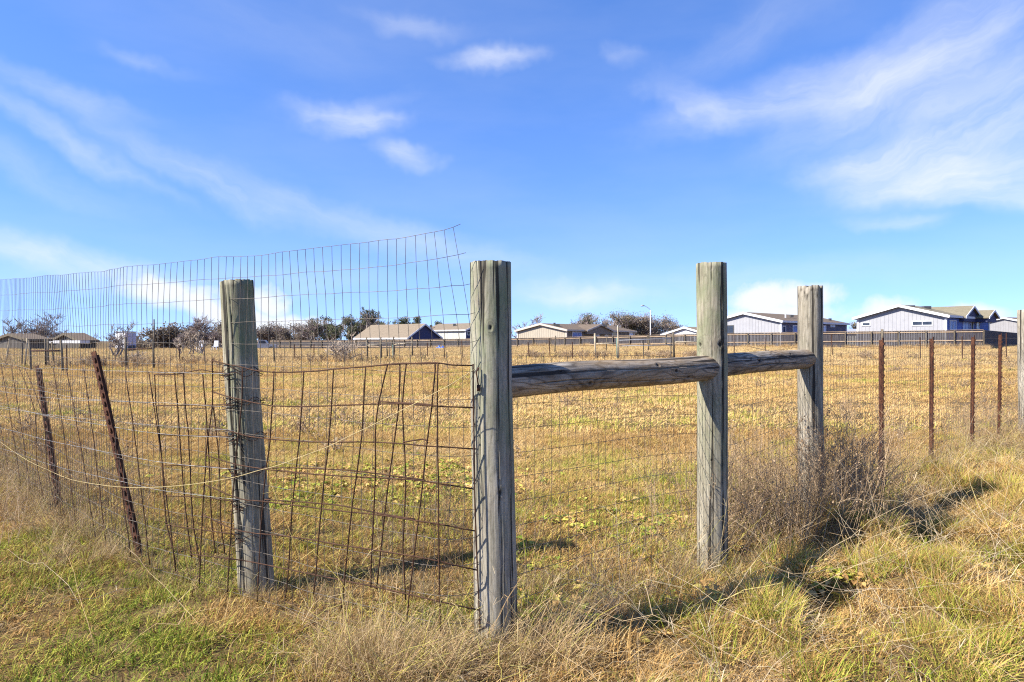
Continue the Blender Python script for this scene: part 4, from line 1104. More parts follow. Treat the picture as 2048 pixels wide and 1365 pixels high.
TREES = [
    # label, x, D, ytop, width px, seed, keywords
    ('bare thin branched tree behind the barn at far left', 38, 96, 642, 130, 11, dict(levels=4, stems=5, spread=.8, density=1.1, up=.6)),
    ('taller bare tree with forked crown beside the open shed', 108, 96, 630, 95, 12, dict(levels=4, stems=4, spread=.7, density=1.25, up=.6)),
    ('bare spreading tree in front of the white trailer', 232, 44, 645, 125, 13, dict(levels=4, stems=4, one_base=True, spread=1.0, name='bare_tree', density=.85)),
    ('low bare bush beneath the dark rail by the trailer', 272, 33, 703, 60, 14, dict(stems=7, spread=1.3, one_base=True, levels=3, cat='bush', name='bare_bush', twig='pale_twig')),
    ('rounded olive brown thicket left of the leaning post', 352, 82, 657, 110, 15, dict(stems=9, spread=.8, leaf='leaf_brown', leafn=5, leafsize=.14, leafrad=.8, leafpick=.6, levels=4, cat='bush', name='thicket')),
    ('tall bare tree just left of the leaning post', 412, 78, 637, 130, 16, dict(levels=4, density=1.25, stems=4, spread=.8, up=.5)),
    ('pale tangled bare bush between chairs and leaning post', 385, 48, 664, 80, 17, dict(stems=6, spread=1.0, levels=3, twig='pale_twig', cat='bush', name='bare_bush')),
    ('bare tree line clump just right of the leaning post', 535, 145, 653, 110, 18, dict(stems=6, spread=1.0, levels=4, density=1.2, leaf='leaf_brown', leafn=4, leafsize=.13, leafrad=1.0)),
    ('second bare tree line clump beside the utility pole', 592, 142, 654, 90, 19, dict(stems=6, spread=1.0, levels=4, density=1.2, leaf='leaf_brown', leafn=4, leafsize=.13, leafrad=1.0)),
    ('bare tree with sparse branches at the left of the green clumped tree', 625, 128, 640, 80, 20, dict(levels=4, stems=3, spread=.8, leaf='leaf_live', leafn=26, leafsize=.12, leafrad=.7, leafpick=.05, up=.5)),
    ('tallest tree with dark green clumps left of the navy gable', 682, 126, 626, 150, 21, dict(stems=5, spread=1.0, levels=4, leaf='leaf_live', leafn=26, leafsize=.12, leafrad=.42, leafpick=.30, density=1.1, up=.5)),
    ('bare tree rising behind the left end of the tan roof', 728, 130, 636, 80, 22, dict(levels=4, stems=4, spread=.8, leaf='leaf_live', leafn=20, leafsize=.12, leafrad=.7, leafpick=.05, density=1.2, up=.5)),
    ('low grey bare trees in the gap left of the tallest green clumped tree', 650, 150, 648, 130, 40, dict(stems=7, spread=1.0, levels=4, density=1.1, up=.5)),
    ('bare grey tree crowns just above the left slope of the tan roof', 745, 150, 642, 80, 41, dict(stems=5, spread=.9, levels=4, density=1.1, up=.5)),
    ('thin bare tree line between the trailer and the olive thicket', 300, 125, 668, 110, 42, dict(stems=6, spread=1.0, levels=4, density=1.0, up=.5)),
    ('bare grey oak top filling the sky between the gablet and the lone sprig', 1240, 150, 638, 90, 43, dict(stems=6, spread=1.0, levels=4, density=1.1, up=.5)),
    ('bare many stemmed shrub standing alone in the field', 688, 36, 668, 92, 23, dict(stems=8, one_base=True, spread=1.2, levels=3, twig='pale_twig', cat='shrub', name='bare_shrub')),
    ('small evergreen left of two above the tan roof', 799, 150, 640, 34, 24, dict(levels=3, leaf='leaf_live', leafn=70, leafsize=.14, leafrad=.7, leafpick=.7, name='evergreen_tree')),
    ('small evergreen right of two above the tan roof', 821, 150, 637, 34, 25, dict(levels=3, leaf='leaf_live', leafn=70, leafsize=.14, leafrad=.7, leafpick=.7, name='evergreen_tree')),
    ('tiny evergreen top over the cream house roof', 877, 155, 646, 16, 26, dict(levels=2, leaf='leaf_live', leafn=70, leafsize=.13, leafrad=.6, leafpick=.9, name='evergreen_tree')),
    ('pale bare tree behind the beige gable', 1062, 128, 631, 90, 27, dict(stems=3, spread=.8, levels=4, density=.9)),
    ('bare tree behind the brown roof, left of the gablet', 1150, 140, 629, 70, 28, dict(levels=4, stems=3, spread=.8, leaf='leaf_live', leafn=10, leafsize=.13, leafrad=.5, leafpick=.12)),
    ('bare tree above the gablet of the beige house', 1190, 145, 633, 90, 29, dict(levels=4, stems=4, spread=.9, leaf='leaf_brown', leafn=10, leafsize=.13, leafpick=.3)),
    ('dark oak clump directly right of the gablet', 1225, 140, 631, 80, 30, dict(stems=2, levels=4, leaf='leaf_olive', leafn=8, leafsize=.13, leafrad=.9, leafpick=.15, spread=.9)),
    ('tall dark branched oak with a lone top sprig', 1258, 138, 631, 70, 31, dict(levels=4, stems=4, spread=.9, leaf='leaf_olive', leafn=10, leafsize=.13, leafrad=1.0, leafpick=.3, density=1.1)),
    ('brown oak close to the left of the street lamp', 1285, 140, 634, 60, 32, dict(stems=5, spread=1.0, levels=4, leaf='leaf_brown', leafn=6, leafsize=.13, leafrad=1.2, leafpick=.5, density=1.1)),
    ('olive oak close to the right of the street lamp', 1322, 142, 638, 60, 33, dict(stems=5, spread=1.0, levels=4, leaf='leaf_brown', leafn=7, leafsize=.13, leafrad=1.2, leafpick=.5)),
    ('low brown tree line above the small white gable', 1368, 150, 643, 90, 34, dict(stems=4, spread=.9, levels=4, leaf='leaf_brown', leafn=8, leafsize=.13, leafrad=1.1, leafpick=.5)),
    ('low bare brush line at left of the nearest small white gable', 1345, 148, 652, 60, 35, dict(stems=4, spread=.9, levels=4, leaf='leaf_brown', leafn=8, leafsize=.13, leafrad=1.1, leafpick=.5)),
    ('small round tree in the gap between the light grey houses', 1703, 145, 648, 30, 36, dict(levels=3, leaf='leaf_olive', leafn=30, leafsize=.13, leafrad=.8, leafpick=.6)),
    ('bare brush clump behind the sheds on the left', 165, 110, 664, 80, 37, dict(stems=5, spread=1, levels=3, cat='bush', name='bare_bush')),
    ('grey brush clump right of the white trailer', 290, 110, 676, 70, 38, dict(stems=5, spread=1, levels=3, leaf='leaf_brown', leafn=12, leafsize=.13, cat='bush', name='bare_bush')),
    ('brown thicket hugging the leaning post on its left', 440, 92, 652, 70, 39, dict(stems=5, spread=1, levels=4, leaf='leaf_brown', leafn=12, leafsize=.12, leafrad=.8, cat='bush', name='thicket')),
]
for (lb, x, D, yt, wp, sd, kw) in TREES: tree(lb, x, D, yt, wp, sd, **kw)


# ------------------------------------------------------------------ grass and weeds (scattered, uncountable)
SRC = bpy.data.collections.new('plant_sources')
DRY = [(.03, (.10, .05, .02)), (.24, (.38, .215, .07)), (.5, (.60, .385, .14)), (.75, (.70, .50, .22)), (1.0, (.76, .62, .37))]
GREEN = [(0, (.05, .09, .012)), (.35, (.15, .225, .024)), (.7, (.34, .385, .045)), (1, (.60, .50, .11))]
M['grass'] = m_grass('dormant_grass', DRY, GREEN)
M['grass_far'] = m_grass('dormant_field_grass', [(.05, (.33, .185, .07)), (.35, (.60, .37, .135)), (.65, (.74, .495, .20)), (1.0, (.79, .60, .32))], GREEN)
PALE = [(0, (.25, .15, .065)), (.4, (.46, .315, .155)), (.75, (.58, .45, .27)), (1, (.66, .57, .42))]
M['grass_distant'] = m_grass('distant_field_grass', [(.1, (.48, .31, .135)), (.5, (.60, .41, .185)), (.95, (.69, .50, .25))], GREEN)
M['straw'] = m_grass('bleached_straw', PALE, GREEN)
M['weed'] = m_grass('dead_weed', [(0, (.16, .10, .055)), (.4, (.32, .215, .125)), (.75, (.48, .35, .215)), (1, (.60, .48, .33))], GREEN)


def mesh_obj(name, v, f, tint, mat):
    me = bpy.data.meshes.new(name); me.from_pydata(np.asarray(v).tolist(), [], f); me.update()
    at = me.attributes.new('tint', 'FLOAT', 'POINT'); at.data.foreach_set('value', np.asarray(tint, np.float32))
    me.materials.append(mat); o = bpy.data.objects.new(name, me); return o


def blades(name, mat, n, rad, h0, h1, w, lean, curl, seed, seg=3, out=.5, flat=False):
    """a clump of n tapered, bent blades"""
    r = np.random.default_rng(seed); v, f, tint = [], [], []
    for i in range(n):
        a = r.uniform(0, 2 * np.pi); q = rad * np.sqrt(r.random()); b = np.array([np.cos(a) * q, np.sin(a) * q, 0.0])
        da = a + r.normal(0, .9) if r.random() < out else r.uniform(0, 2 * np.pi)
        h = r.uniform(h0, h1); th = abs(r.normal(0, lean)) + .05; th = min(th, 1.5)
        if flat: th = r.uniform(1.0, 1.5)
        c = curl * r.uniform(.2, 1.3); tw = r.uniform(0, np.pi); side = np.array([-np.sin(da + tw * .5), np.cos(da + tw * .5), 0])
        k = len(v); p = b + np.array([0, 0, -.01]); ti = r.random(); ww = w * r.uniform(.6, 1.3)
        kink = r.random() < .3
        for s in range(seg + 1):
            t = s / seg; wd = ww * (1 - t) ** .7 if s < seg else 0
            if s < seg:
                v.append(p - side * wd / 2); v.append(p + side * wd / 2); tint += [ti, ti]
            else:
                v.append(p.copy()); tint.append(min(1, ti + .12))
            ang = th + c * t + (.9 if kink and s == 1 else 0)
            d = np.array([np.sin(ang) * np.cos(da), np.sin(ang) * np.sin(da), np.cos(ang)]); p = p + d * h / seg
            if p[2] < .004: p[2] = .004 + r.random() * .02
        for s in range(seg - 1): f.append((k + 2 * s, k + 2 * s + 1, k + 2 * s + 3, k + 2 * s + 2))
        f.append((k + 2 * (seg - 1), k + 2 * seg - 1, k + 2 * seg))
    return mesh_obj(name, v, f, tint, mat)


def weed_mesh(name, mat, seed, h=.7, stems=6, twigs=26, r0=.0022, seed_n=60, spread=.45, pods=.006):
    rng = random.Random(seed); m = MB(); tint = []

    def add(pts, r, ti):
        k = len(m.v); m.tube(pts, r, 3, caps=False); tint.extend([ti] * (len(m.v) - k))
    tips = []
    for s in range(stems):
        a = rng.uniform(0, 6.283); ln = rng.uniform(.05, 1) * spread; d = Vector((math.cos(a) * ln, math.sin(a) * ln, 1)).normalized(); p = Vector((rng.gauss(0, .03), rng.gauss(0, .03), -.02)); pts = [p.copy()]; L = h * rng.uniform(.6, 1.1)
        for i in range(5):
            d = (d + Vector((rng.gauss(0, .13), rng.gauss(0, .13), rng.gauss(.0, .05)))).normalized(); p = p + d * L / 5; pts.append(p.copy())
        ti = rng.uniform(.2, .9); add(pts, [r0 * (1 - .6 * i / 5) for i in range(6)], ti)
        for t in range(twigs // stems):
            i = rng.randint(1, 4); b = pts[i] + (pts[i + 1] - pts[i]) * rng.random(); a = rng.uniform(0, 6.283); q = (d * .6 + Vector((math.cos(a), math.sin(a), rng.uniform(-.1, .6))) * .7).normalized(); l2 = h * rng.uniform(.10, .30)
            e = b + q * l2 * .5 + Vector((rng.gauss(0, .01), rng.gauss(0, .01), 0)); e2 = e + (q + Vector((rng.gauss(0, .3), rng.gauss(0, .3), .2))) * l2 * .5
            add([b, e, e2], [r0 * .55, r0 * .4, r0 * .25], rng.uniform(.1, 1)); tips += [e, e2, b + (e - b) * .5]
        tips.append(p)
    for _ in range(seed_n):
        c = rng.choice(tips) + Vector((rng.gauss(0, .012), rng.gauss(0, .012), rng.gauss(0, .012))); s = pods * rng.uniform(.5, 1.5); a = Vector((rng.gauss(0, 1), rng.gauss(0, 1), rng.gauss(0, 1))).normalized(); b = a.orthogonal(); k = len(m.v)
        m.v += [c - a * s, c + b * s * .6, c + a * s, c - b * s * .6]; m.f.append((k, k + 1, k + 2, k + 3)); tint.extend([rng.random()] * 4)
    return mesh_obj(name, [tuple(x) for x in m.v], m.f, tint, mat)


def stalk_mesh(name, mat, seed, n=14, L0=.4, L1=.85, r=.0016, lean=(.5, 1.35), rad=.12):
    rng = random.Random(seed); m = MB(); tint = []
    for s in range(n):
        a = rng.uniform(0, 6.283); th = rng.uniform(*lean); p = Vector((rng.gauss(0, rad), rng.gauss(0, rad), 0)); L = rng.uniform(L0, L1); pts = [p.copy()]; bend = rng.uniform(-.2, .5); kink = rng.random() < .3
        for i in range(6):
            th2 = th + bend * i / 5 + (rng.gauss(0, .12)) + (.6 if kink and i == 3 else 0); d = Vector((math.sin(th2) * math.cos(a), math.sin(th2) * math.sin(a), math.cos(th2))); p = p + d * L / 6; p.z = max(p.z, .012); pts.append(p.copy()); a += rng.gauss(0, .08)
        k = len(m.v); m.tube(pts, [r * (1 - .55 * i / 6) for i in range(7)], 3, caps=False); ti = rng.uniform(.15, 1); tint += [ti] * (len(m.v) - k)
        for q in range(rng.randint(0, 3)):     # dry leaf blades still on the stalk
            b = pts[rng.randint(1, 5)]; aa = rng.uniform(0, 6.283); d = Vector((math.cos(aa), math.sin(aa), rng.uniform(-.4, .6))) * rng.uniform(.06, .16); sd = Vector((-math.sin(aa), math.cos(aa), 0)) * .0013; k = len(m.v)
            m.v += [b - sd, b + sd, b + d * .55 + sd + Vector((0, 0, .02)), b + d * .55 - sd + Vector((0, 0, .02)), b + d]; m.f += [(k, k + 1, k + 2, k + 3), (k + 3, k + 2, k + 4)]; tint += [ti] * 5
    return mesh_obj(name, [tuple(x) for x in m.v], m.f, tint, mat)


def leafy_mesh(name, mat, seed, n=14, size=.05):
    """broad curled leaves of a low weed"""
    rng = random.Random(seed); v, f, tint = [], [], []
    for i in range(n):
        a = rng.uniform(0, 6.283); L = size * rng.uniform(.6, 1.6); w = L * rng.uniform(.3, .5); up = rng.uniform(.2, 1.1); o = Vector((rng.gauss(0, size * .8), rng.gauss(0, size * .8), rng.uniform(0, size * .8))); d = Vector((math.cos(a), math.sin(a), 0)); s = Vector((-math.sin(a), math.cos(a), 0)); k = len(v); ti = rng.random()
        for t, ww in ((0, .15), (.35, 1), (.7, .8), (1, .05)):
            c = o + d * L * t + Vector((0, 0, L * (up * t - 1.1 * up * t * t))); cup = L * .16 * ww
            v += [c - s * w * ww + Vector((0, 0, cup)), c, c + s * w * ww + Vector((0, 0, cup))]; tint += [ti] * 3
        for q in range(3):
            b = k + q * 3; f += [(b, b + 1, b + 4, b + 3), (b + 1, b + 2, b + 5, b + 4)]
    return mesh_obj(name, [tuple(x) for x in v], f, tint, mat)


def scatter(name, protos, X, Y, idx, scl, green, vary, tilt, seed, label, cat):
    r = np.random.default_rng(seed); n = len(X); Z = gz(X, Y)
    col = bpy.data.collections.new(name + '_plants')
    for i, p in enumerate(protos):
        p.name = 'source_%02d_%s' % (i, p.name); col.objects.link(p)
    me = bpy.data.meshes.new(name); me.vertices.add(n); me.vertices.foreach_set('co', np.stack([X, Y, Z], 1).astype(np.float32).ravel())
    rot = np.stack([r.normal(0, tilt, n), r.normal(0, tilt, n), r.uniform(0, 6.283, n)], 1)
    scl = np.asarray(scl, float)
    if scl.ndim == 1: scl = np.stack([scl, scl, scl], 1)
    for nm, ty, d in (('rot', 'FLOAT_VECTOR', rot), ('scl', 'FLOAT_VECTOR', scl)):
        me.attributes.new(nm, ty, 'POINT').data.foreach_set('vector', d.astype(np.float32).ravel())
    me.attributes.new('pick', 'INT', 'POINT').data.foreach_set('value', np.asarray(idx, np.int32))
    me.attributes.new('green', 'FLOAT', 'POINT').data.foreach_set('value', np.asarray(green, np.float32))
    me.attributes.new('vary', 'FLOAT', 'POINT').data.foreach_set('value', np.asarray(vary, np.float32))
    o = bpy.data.objects.new(name, me); C.objects.link(o)
    g = bpy.data.node_groups.new(name + '_scatter', 'GeometryNodeTree')
    g.interface.new_socket('Geometry', in_out='INPUT', socket_type='NodeSocketGeometry'); g.interface.new_socket('Geometry', in_out='OUTPUT', socket_type='NodeSocketGeometry')
    N = g.nodes.new; gi, go = N('NodeGroupInput'), N('NodeGroupOutput'); ip = N('GeometryNodeInstanceOnPoints'); ci = N('GeometryNodeCollectionInfo')
    ci.inputs['Collection'].default_value = col; ci.inputs['Separate Children'].default_value = True; ci.inputs['Reset Children'].default_value = True

    def attr(nm, ty):
        a = N('GeometryNodeInputNamedAttribute'); a.data_type = ty; a.inputs['Name'].default_value = nm; return a.outputs['Attribute']
    er = N('FunctionNodeEulerToRotation'); g.links.new(attr('rot', 'FLOAT_VECTOR'), er.inputs[0])
    g.links.new(gi.outputs[0], ip.inputs['Points']); g.links.new(ci.outputs[0], ip.inputs['Instance']); ip.inputs['Pick Instance'].default_value = True
    g.links.new(attr('pick', 'INT'), ip.inputs['Instance Index']); g.links.new(er.outputs[0], ip.inputs['Rotation']); g.links.new(attr('scl', 'FLOAT_VECTOR'), ip.inputs['Scale'])
    g.links.new(ip.outputs[0], go.inputs[0])
    md = o.modifiers.new('scatter', 'NODES'); md.node_group = g
    return tag(o, label, cat, None, 'stuff')


RG = np.random.default_rng(7)


def wedge(y0, y1, dens, k=.88, pad=.7, power=None):
    """random ground points inside a wide wedge in front of the place the photo was taken from"""
    area = k * (y1 * y1 - y0 * y0) + 2 * pad * (y1 - y0); n = int(area * dens)
    y = np.sqrt(RG.uniform(y0 * y0, y1 * y1, n)); x = RG.uniform(-1, 1, n) * (k * y + pad); return x, y


def fence_y(x):
    """y of the near fence line at x (left wing, then right wing)"""
    lx = [p.x for p in PATH][::-1]; ly = [p.y for p in PATH][::-1]
    return np.where(x < -.16, np.interp(x, lx, ly), 2.91 + (x + .08) / 1.104)


def front(x, y): return y < fence_y(x)


def build_grass():
    # --- close turf
    T = [blades('turf', M['grass'], 44, .075, .03, .085, .0046, .7, .9, 20 + i) for i in range(4)]
    T += [blades('turf', M['grass'], 30, .07, .035, .105, .0042, .65, .8, 30 + i) for i in range(3)]
    T += [blades('thatch', M['grass'], 44, .11, .05, .13, .0040, .3, .3, 40 + i, flat=True) for i in range(3)]
    x, y = wedge(1.3, 9.5, 205, .88, 1.5)
    fr = front(x, y); right = np.clip((x - .2) / 1.2, 0, 1) * fr
    n1 = fbm(x * 1.1, y * 1.1, 61); n2 = fbm(x * 4, y * 4, 62, 2); n3 = fbm(x * .45, y * .45, 63)
    left_green = np.exp(-((x + 1.0) ** 2 / 1.1 + (y - 2.75) ** 2 / .5))
    g = np.where(fr, .07 + 1.1 * (n1 - .47) * 2 + .8 * (n2 - .5) + .30 * left_green + .10 * right, .28 + 1.1 * (n1 - .5) + .7 * (n2 - .5))
    near_in = np.exp(-np.maximum(y - 4.2, 0) / 1.8) * (~fr); g = g + near_in * .16 - np.clip((y - 6) / 3, 0, 1) * (~fr) * .22
    g = np.clip(g, 0, .78); vary = np.clip(.5 + 1.1 * (n3 - .5) + .7 * (fbm(x * 2.2, y * 2.2, 66) - .5) + RG.normal(0, .12, len(x)) - .10 * fr, 0, 1)
    idx = np.where(RG.random(len(x)) < .34 - .2 * (g > .4), RG.integers(7, 10, len(x)), RG.integers(0, 7, len(x)))
    hs = RG.uniform(.5, 1.35, len(x)) * (1 + .8 * (n2 - .5)); scale = np.stack([RG.uniform(.9, 1.25, len(x))] * 2 + [hs], 1)
    scatter('turf_grass', T, x, y, idx, scale, g, vary, .12, 1, 'short matted straw and green turf around the near fence', 'grass')
    # --- middle field
    T = [blades('field_grass', M['grass_far'], 60, .18, .04, .11, .0095, .5, .8, 120 + i) for i in range(4)] + [blades('field_thatch', M['grass_far'], 46, .19, .06, .15, .009, .3, .3, 130 + i, flat=True) for i in range(2)]
    x, y = wedge(9.2, 30, 26, .88, 1.0)
    n1 = fbm(x * .28, y * .5, 71); n2 = fbm(x * 1.3, y * 1.6, 72, 2); n3 = fbm(x * .16, y * .35, 73)
    g = np.clip(.12 + .12 * np.clip((14 - y) / 5, 0, 1) * (n1 > .5) + 1.1 * np.maximum(n2 * .6 + n1 * .4 - .55, 0) * 2.0, 0, .62); vary = np.clip(.52 + 1.8 * (n3 - .5) + .9 * (n2 - .5) + RG.normal(0, .1, len(x)), 0, 1)
    scale = np.stack([RG.uniform(1.0, 1.5, len(x))] * 2 + [RG.uniform(.7, 1.15, len(x)) * (1 + .7 * (n2 - .5))], 1)
    scatter('field_grass', T, x, y, RG.integers(0, 6, len(x)), scale, g, vary, .1, 2, 'golden dormant grass of the field beyond the near fence', 'grass')
    # --- far field
    T = [blades('far_grass', M['grass_distant'], 110, .55, .07, .16, .016, .5, .7, 220 + i) for i in range(4)]
    x, y = wedge(29.5, 112, 3.2, .80, 2)
    n1 = fbm(x * .09, y * .16, 81); n2 = fbm(x * .5, y * .6, 82, 2)
    vary = np.clip(.62 + .9 * (n1 - .5) + .5 * (n2 - .5) + RG.normal(0, .1, len(x)), 0, 1); g = np.clip(.05 + .6 * np.maximum(n2 - .6, 0) * 2, 0, .4)
    tall = np.clip((y - 62) / 10, 0, 1) * .9
    scale = np.stack([RG.uniform(1.0, 1.6, len(x))] * 2 + [RG.uniform(.7, 1.2, len(x)) * (1 + tall)], 1)
    scatter('far_grass', T, x, y, RG.integers(0, 4, len(x)), scale, g, vary, .08, 3, 'pale golden grass running up to the board fence', 'grass')
    # tall dry grass growing up the foot of the board fence
    line = [(46 + 19, 100), (45.6, 65.2), (23.7, 75), (5, 88.8), (-20.5, 104.5), (-42, 117)]
    xs, ys = [], []
    for (ax, ay), (bx, by) in zip(line[:-1], line[1:]):
        L = math.hypot(bx - ax, by - ay); n = int(L * 9); t = RG.random(n); o = np.abs(RG.normal(0, .9, n)); xs.append(ax + (bx - ax) * t - o * .55); ys.append(ay + (by - ay) * t - o * .8)
    x = np.concatenate(xs); y = np.concatenate(ys); T = [blades('verge_grass', M['grass_distant'], 90, .3, .35, .85, .016, .22, .5, 240 + i) for i in range(3)]
    n1 = fbm(x * .3, y * .3, 85)
    scatter('verge_grass', T, x, y, RG.integers(0, 3, len(x)), RG.uniform(.4, 1.0, len(x)) * (.35 + 1.1 * n1), np.zeros(len(x)), np.clip(.4 + RG.normal(0, .18, len(x)), 0, 1), .1, 4, 'tall dry grass along the foot of the board fence', 'grass')
    # --- brown brush strip along the pasture fence
    px_ = np.array([[-24, 28.5], [-18, 29.5], [-11.5, 34], [-4.5, 37], [1, 39], [6, 40.2], [12, 40.5], [18, 39.5], [24, 37], [30, 36], [38, 36]]); t = RG.random(1500) * (len(px_) - 1); i = t.astype(int); fr_ = (t - i)[:, None]; p = px_[i] * (1 - fr_) + px_[i + 1] * fr_
    x = p[:, 0] + RG.normal(0, .3, 1500); y = p[:, 1] + RG.normal(0, 1.1, 1500); keep = fbm(x * .45, y * .3, 91) + RG.normal(0, .08, 1500) > .51; x, y = x[keep], y[keep]
    T = [weed_mesh('field_weed', M['weed'], 50 + i, .8, 7, 40, .012, 60, .8, .03) for i in range(3)] + [blades('field_tuft', M['grass_far'], 60, .25, .25, .6, .02, .35, .6, 250 + i) for i in range(2)]
    scatter('field_brush', T, x, y, RG.integers(0, 5, len(x)), RG.uniform(.35, .8, len(x)), np.zeros(len(x)), np.clip(.5 + RG.normal(0, .2, len(x)), 0, 1), .1, 5, 'greyish brown dead brush along the pasture fence', 'brush')
    # sparse brush deeper in the field
    x, y = wedge(13, 40, .35, .85, 0); keep = fbm(x * .2, y * .35, 95) > .6; x, y = x[keep], y[keep]
    # --- tussocks: right foreground, along the right fence
    T = [blades('tussock', M['grass'], 170, .10, .10, .21, .0038, .6, .8, 300 + i, seg=4, out=.85) for i in range(4)]
    x, y = wedge(1.8, 13, 34, .95, .3); f_y = fence_y(x); d = f_y - y
    n1 = fbm(x * 1.8, y * 1.8, 11, 2); keep = (x > .35) & (d > .12) & (n1 + RG.normal(0, .05, len(x)) > .45); x, y, n1 = x[keep], y[keep], n1[keep]
    n2 = fbm(x * .9 + 7, y * .9, 102, 2); g = np.clip(.46 + 1.2 * (n2 - .5) + RG.normal(0, .10, len(x)), .05, .72)
    scatter('tussock_grass', T, x, y, RG.integers(0, 4, len(x)), RG.uniform(.55, 1.15, len(x)), g, np.clip(.55 + RG.normal(0, .18, len(x)), 0, 1), .15, 6, 'yellow green tussocks on the uneven ground right of the posts', 'grass')
    # --- long dry grass and bleached stalks hugging the fences
    T = [blades('dry_tuft', M['straw'], 60, .09, .14, .38, .0032, .5, .9, 330 + i, seg=4) for i in range(3)] + [stalk_mesh('stalks', M['straw'], 340 + i, 14, .3, .75) for i in range(3)]
    pts = []

    def along(p0, p1, n, sd, bias=0.0):
        t = RG.random(n); a, b = np.array(p0), np.array(p1); d = (b - a) / np.linalg.norm(b - a); q = a + (b - a) * t[:, None] + np.outer(RG.normal(bias, sd, n), np.array([d[1], -d[0]])); pts.append(q)
    for i, n_ in ((5, 40), (6, 120), (7, 150), (8, 180)): along(tuple(PATH_KNOTS[i]), tuple(PATH_KNOTS[i + 1]), n_, .16, -.05)
    along((-.25, 2.80), (-1.4, 3.4), 26, .08); along((-.75, 2.72), (-.2, 2.60), 70, .07); along((-.2, 2.76), (.2, 2.80), 40, .06)
    along((.0, 2.95), (2.3, 5.05), 80, .2, .0); along((2.3, 5.05), (7.2, 9.4), 240, .3, .1)
    along((-1.3, 3.42), (.5, 3.78), 90, .09)
    p = np.concatenate(pts); x, y = p[:, 0], p[:, 1]
    scatter('fence_grass', T, x, y, np.where(RG.random(len(x)) < .3, RG.integers(3, 6, len(x)), RG.integers(0, 3, len(x))), RG.uniform(.4, .95, len(x)) * np.where((x > -2.2) & (x < .5) & (y > 2.95 + np.maximum(x, 0)), .48, np.where(x < -2.2, .72, 1.0)), RG.uniform(0, .25, len(x)), np.clip(.42 + .5 * (fbm(x * 1.5, y * 1.5, 105) - .5) + RG.normal(0, .16, len(x)), 0, 1), .2, 7, 'bleached long grass along the foot of the near fences', 'grass')
    # --- flattened mats of dead straw lying in the front turf
    T = [blades('mat', M['straw'], 130, .13, .08, .24, .0036, .4, .6, 380 + i, seg=4, flat=True) for i in range(2)] + [blades('mat', M['grass'], 110, .10, .07, .17, .0040, .7, .9, 385 + i, seg=4) for i in range(2)]
    x, y = wedge(1.9, 5.4, 16, .9, .3); keep = front(x, y + .15) & (fbm(x * 1.1, y * 1.1, 61) + RG.normal(0, .05, len(x)) < .50); x, y = x[keep], y[keep]
    scatter('straw_mats', T, x, y, RG.integers(0, 4, len(x)), RG.uniform(.6, 1.25, len(x)), np.zeros(len(x)), np.clip(.55 + RG.normal(0, .2, len(x)), 0, 1), .15, 12, 'flattened mats of tan dead straw lying in the front turf', 'grass')
    # --- thin crossing stalks in the right foreground, a few elsewhere
    T = [stalk_mesh('long_stalks', M['straw'], 360 + i, 6, .45, 1.0, .0012, (.6, 1.45), .2) for i in range(5)]
    x, y = wedge(1.9, 6.5, 10, .9, .2); keep = ((x > .1) & (y < fence_y(x) + .3)) | (RG.random(len(x)) < .05); x, y = x[keep], y[keep]
    scatter('dry_stalks', T, x, y, RG.integers(0, 5, len(x)), RG.uniform(.6, 1.1, len(x)), np.zeros(len(x)), np.clip(.75 + RG.normal(0, .15, len(x)), 0, 1), .15, 8, 'long bleached stalks crossing over the grass at lower right', 'grass')
    # --- brown twiggy weeds round the brace posts and along the right fence
    T = [weed_mesh('dead_weed', M['weed'], 400 + i, .75, 7, 46, .0020, 64, .45, .006) for i in range(5)]
    pts = []
    def blob(cx, cy, sx, sy, n): pts.append(np.stack([RG.normal(cx, sx, n), RG.normal(cy, sy, n)], 1))
    blob(1.75, 4.75, .36, .28, 58); blob(2.2, 4.72, .28, .2, 38); blob(1.35, 4.45, .2, .2, 9); blob(2.6, 4.95, .25, .25, 9); blob(3.5, 6.1, .5, .4, 6); blob(5.0, 7.9, .7, .5, 16); blob(6.6, 9.1, .6, .5, 40); blob(7.6, 10, .8, .6, 40)
    blob(-.6, 4.6, .35, .3, 11); blob(-.35, 3.9, .12, .2, 5); blob(.6, 3.6, .25, .15, 7); blob(5.2, 10.5, 1.2, .6, 26)
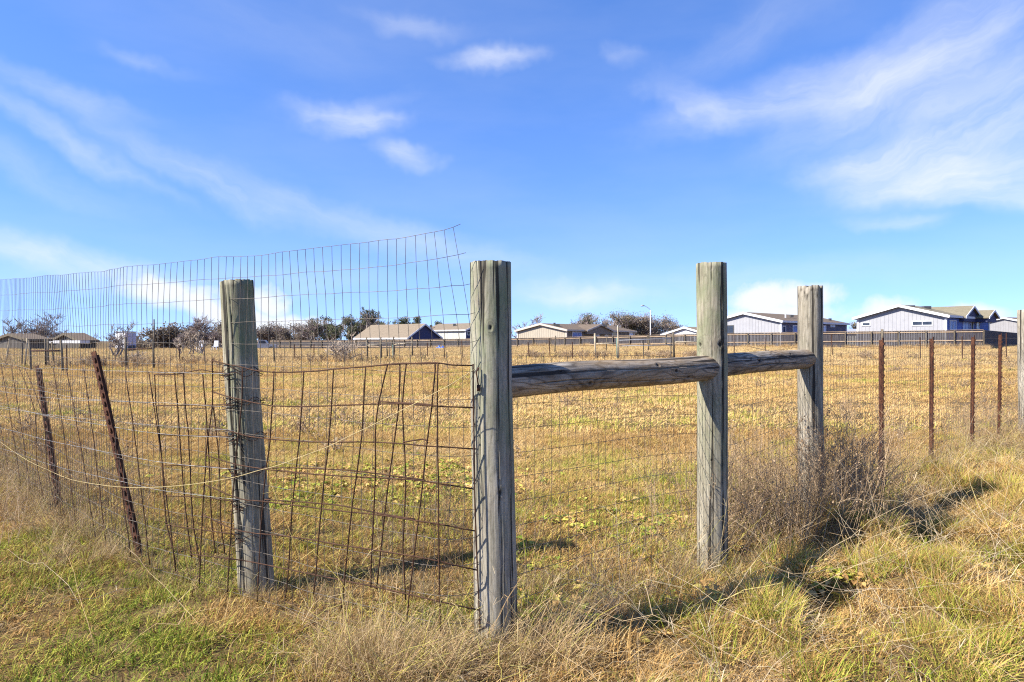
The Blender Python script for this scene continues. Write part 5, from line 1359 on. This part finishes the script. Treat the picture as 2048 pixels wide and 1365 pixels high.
    blob(-2.9, 4.55, .3, .3, 14); blob(-3.7, 5.35, .35, .35, 22); blob(-4.8, 6.4, .4, .4, 20)
    p = np.concatenate(pts); x, y = p[:, 0], p[:, 1]
    hs = np.where((x > 1) & (y < 5.6), RG.uniform(.55, 1.08, len(x)), RG.uniform(.35, .75, len(x)))
    scatter('dead_weeds', T, x, y, RG.integers(0, 5, len(x)), hs, np.zeros(len(x)), np.clip(.45 + RG.normal(0, .2, len(x)), 0, 1), .16, 9, 'brown twiggy dead weeds crowding the right hand posts', 'weeds')
    # --- mid field brown patches (low)
    T = [weed_mesh('low_weed', M['weed'], 430 + i, .22, 6, 36, .004, 40, 1.2, .010) for i in range(3)]
    x, y = wedge(6.5, 30, 2.4, .86, .4); keep = (fbm(x * .33, y * .55, 111) + RG.normal(0, .05, len(x)) > .575) & ~front(x, y - .4); x, y = x[keep], y[keep]
    scatter('field_weeds', T, x, y, RG.integers(0, 3, len(x)), RG.uniform(.6, 1.5, len(x)), np.zeros(len(x)), np.clip(.55 + RG.normal(0, .15, len(x)), 0, 1), .1, 10, 'low pinkish brown dead weeds in patches over the field', 'weeds')
    # --- broad leaved weeds, partly yellowed
    T = [leafy_mesh('leafy_weed', M['grass'], 450 + i, 18, .034) for i in range(4)]
    pts = []
    blob(-1.25, 6.3, .8, .3, 170); blob(-.5, 6.0, .3, .25, 90); blob(.1, 3.9, .2, .2, 10); blob(.7, 4.9, .4, .3, 50); blob(1.6, 3.75, .14, .1, 26); blob(.35, 3.3, .3, .2, 14); blob(-1.0, 6.9, .5, .3, 50); blob(2.5, 3.7, .3, .2, 8); blob(-1.6, 5.6, .3, .3, 20)
    p = np.concatenate(pts); x, y = p[:, 0], p[:, 1]
    scatter('leafy_weeds', T, x, y, RG.integers(0, 4, len(x)), RG.uniform(.6, 1.25, len(x)), RG.uniform(.25, .85, len(x)), RG.uniform(.25, .75, len(x)), .15, 11, 'curled yellow green broad leaved weeds in the near field', 'weeds')


build_grass()
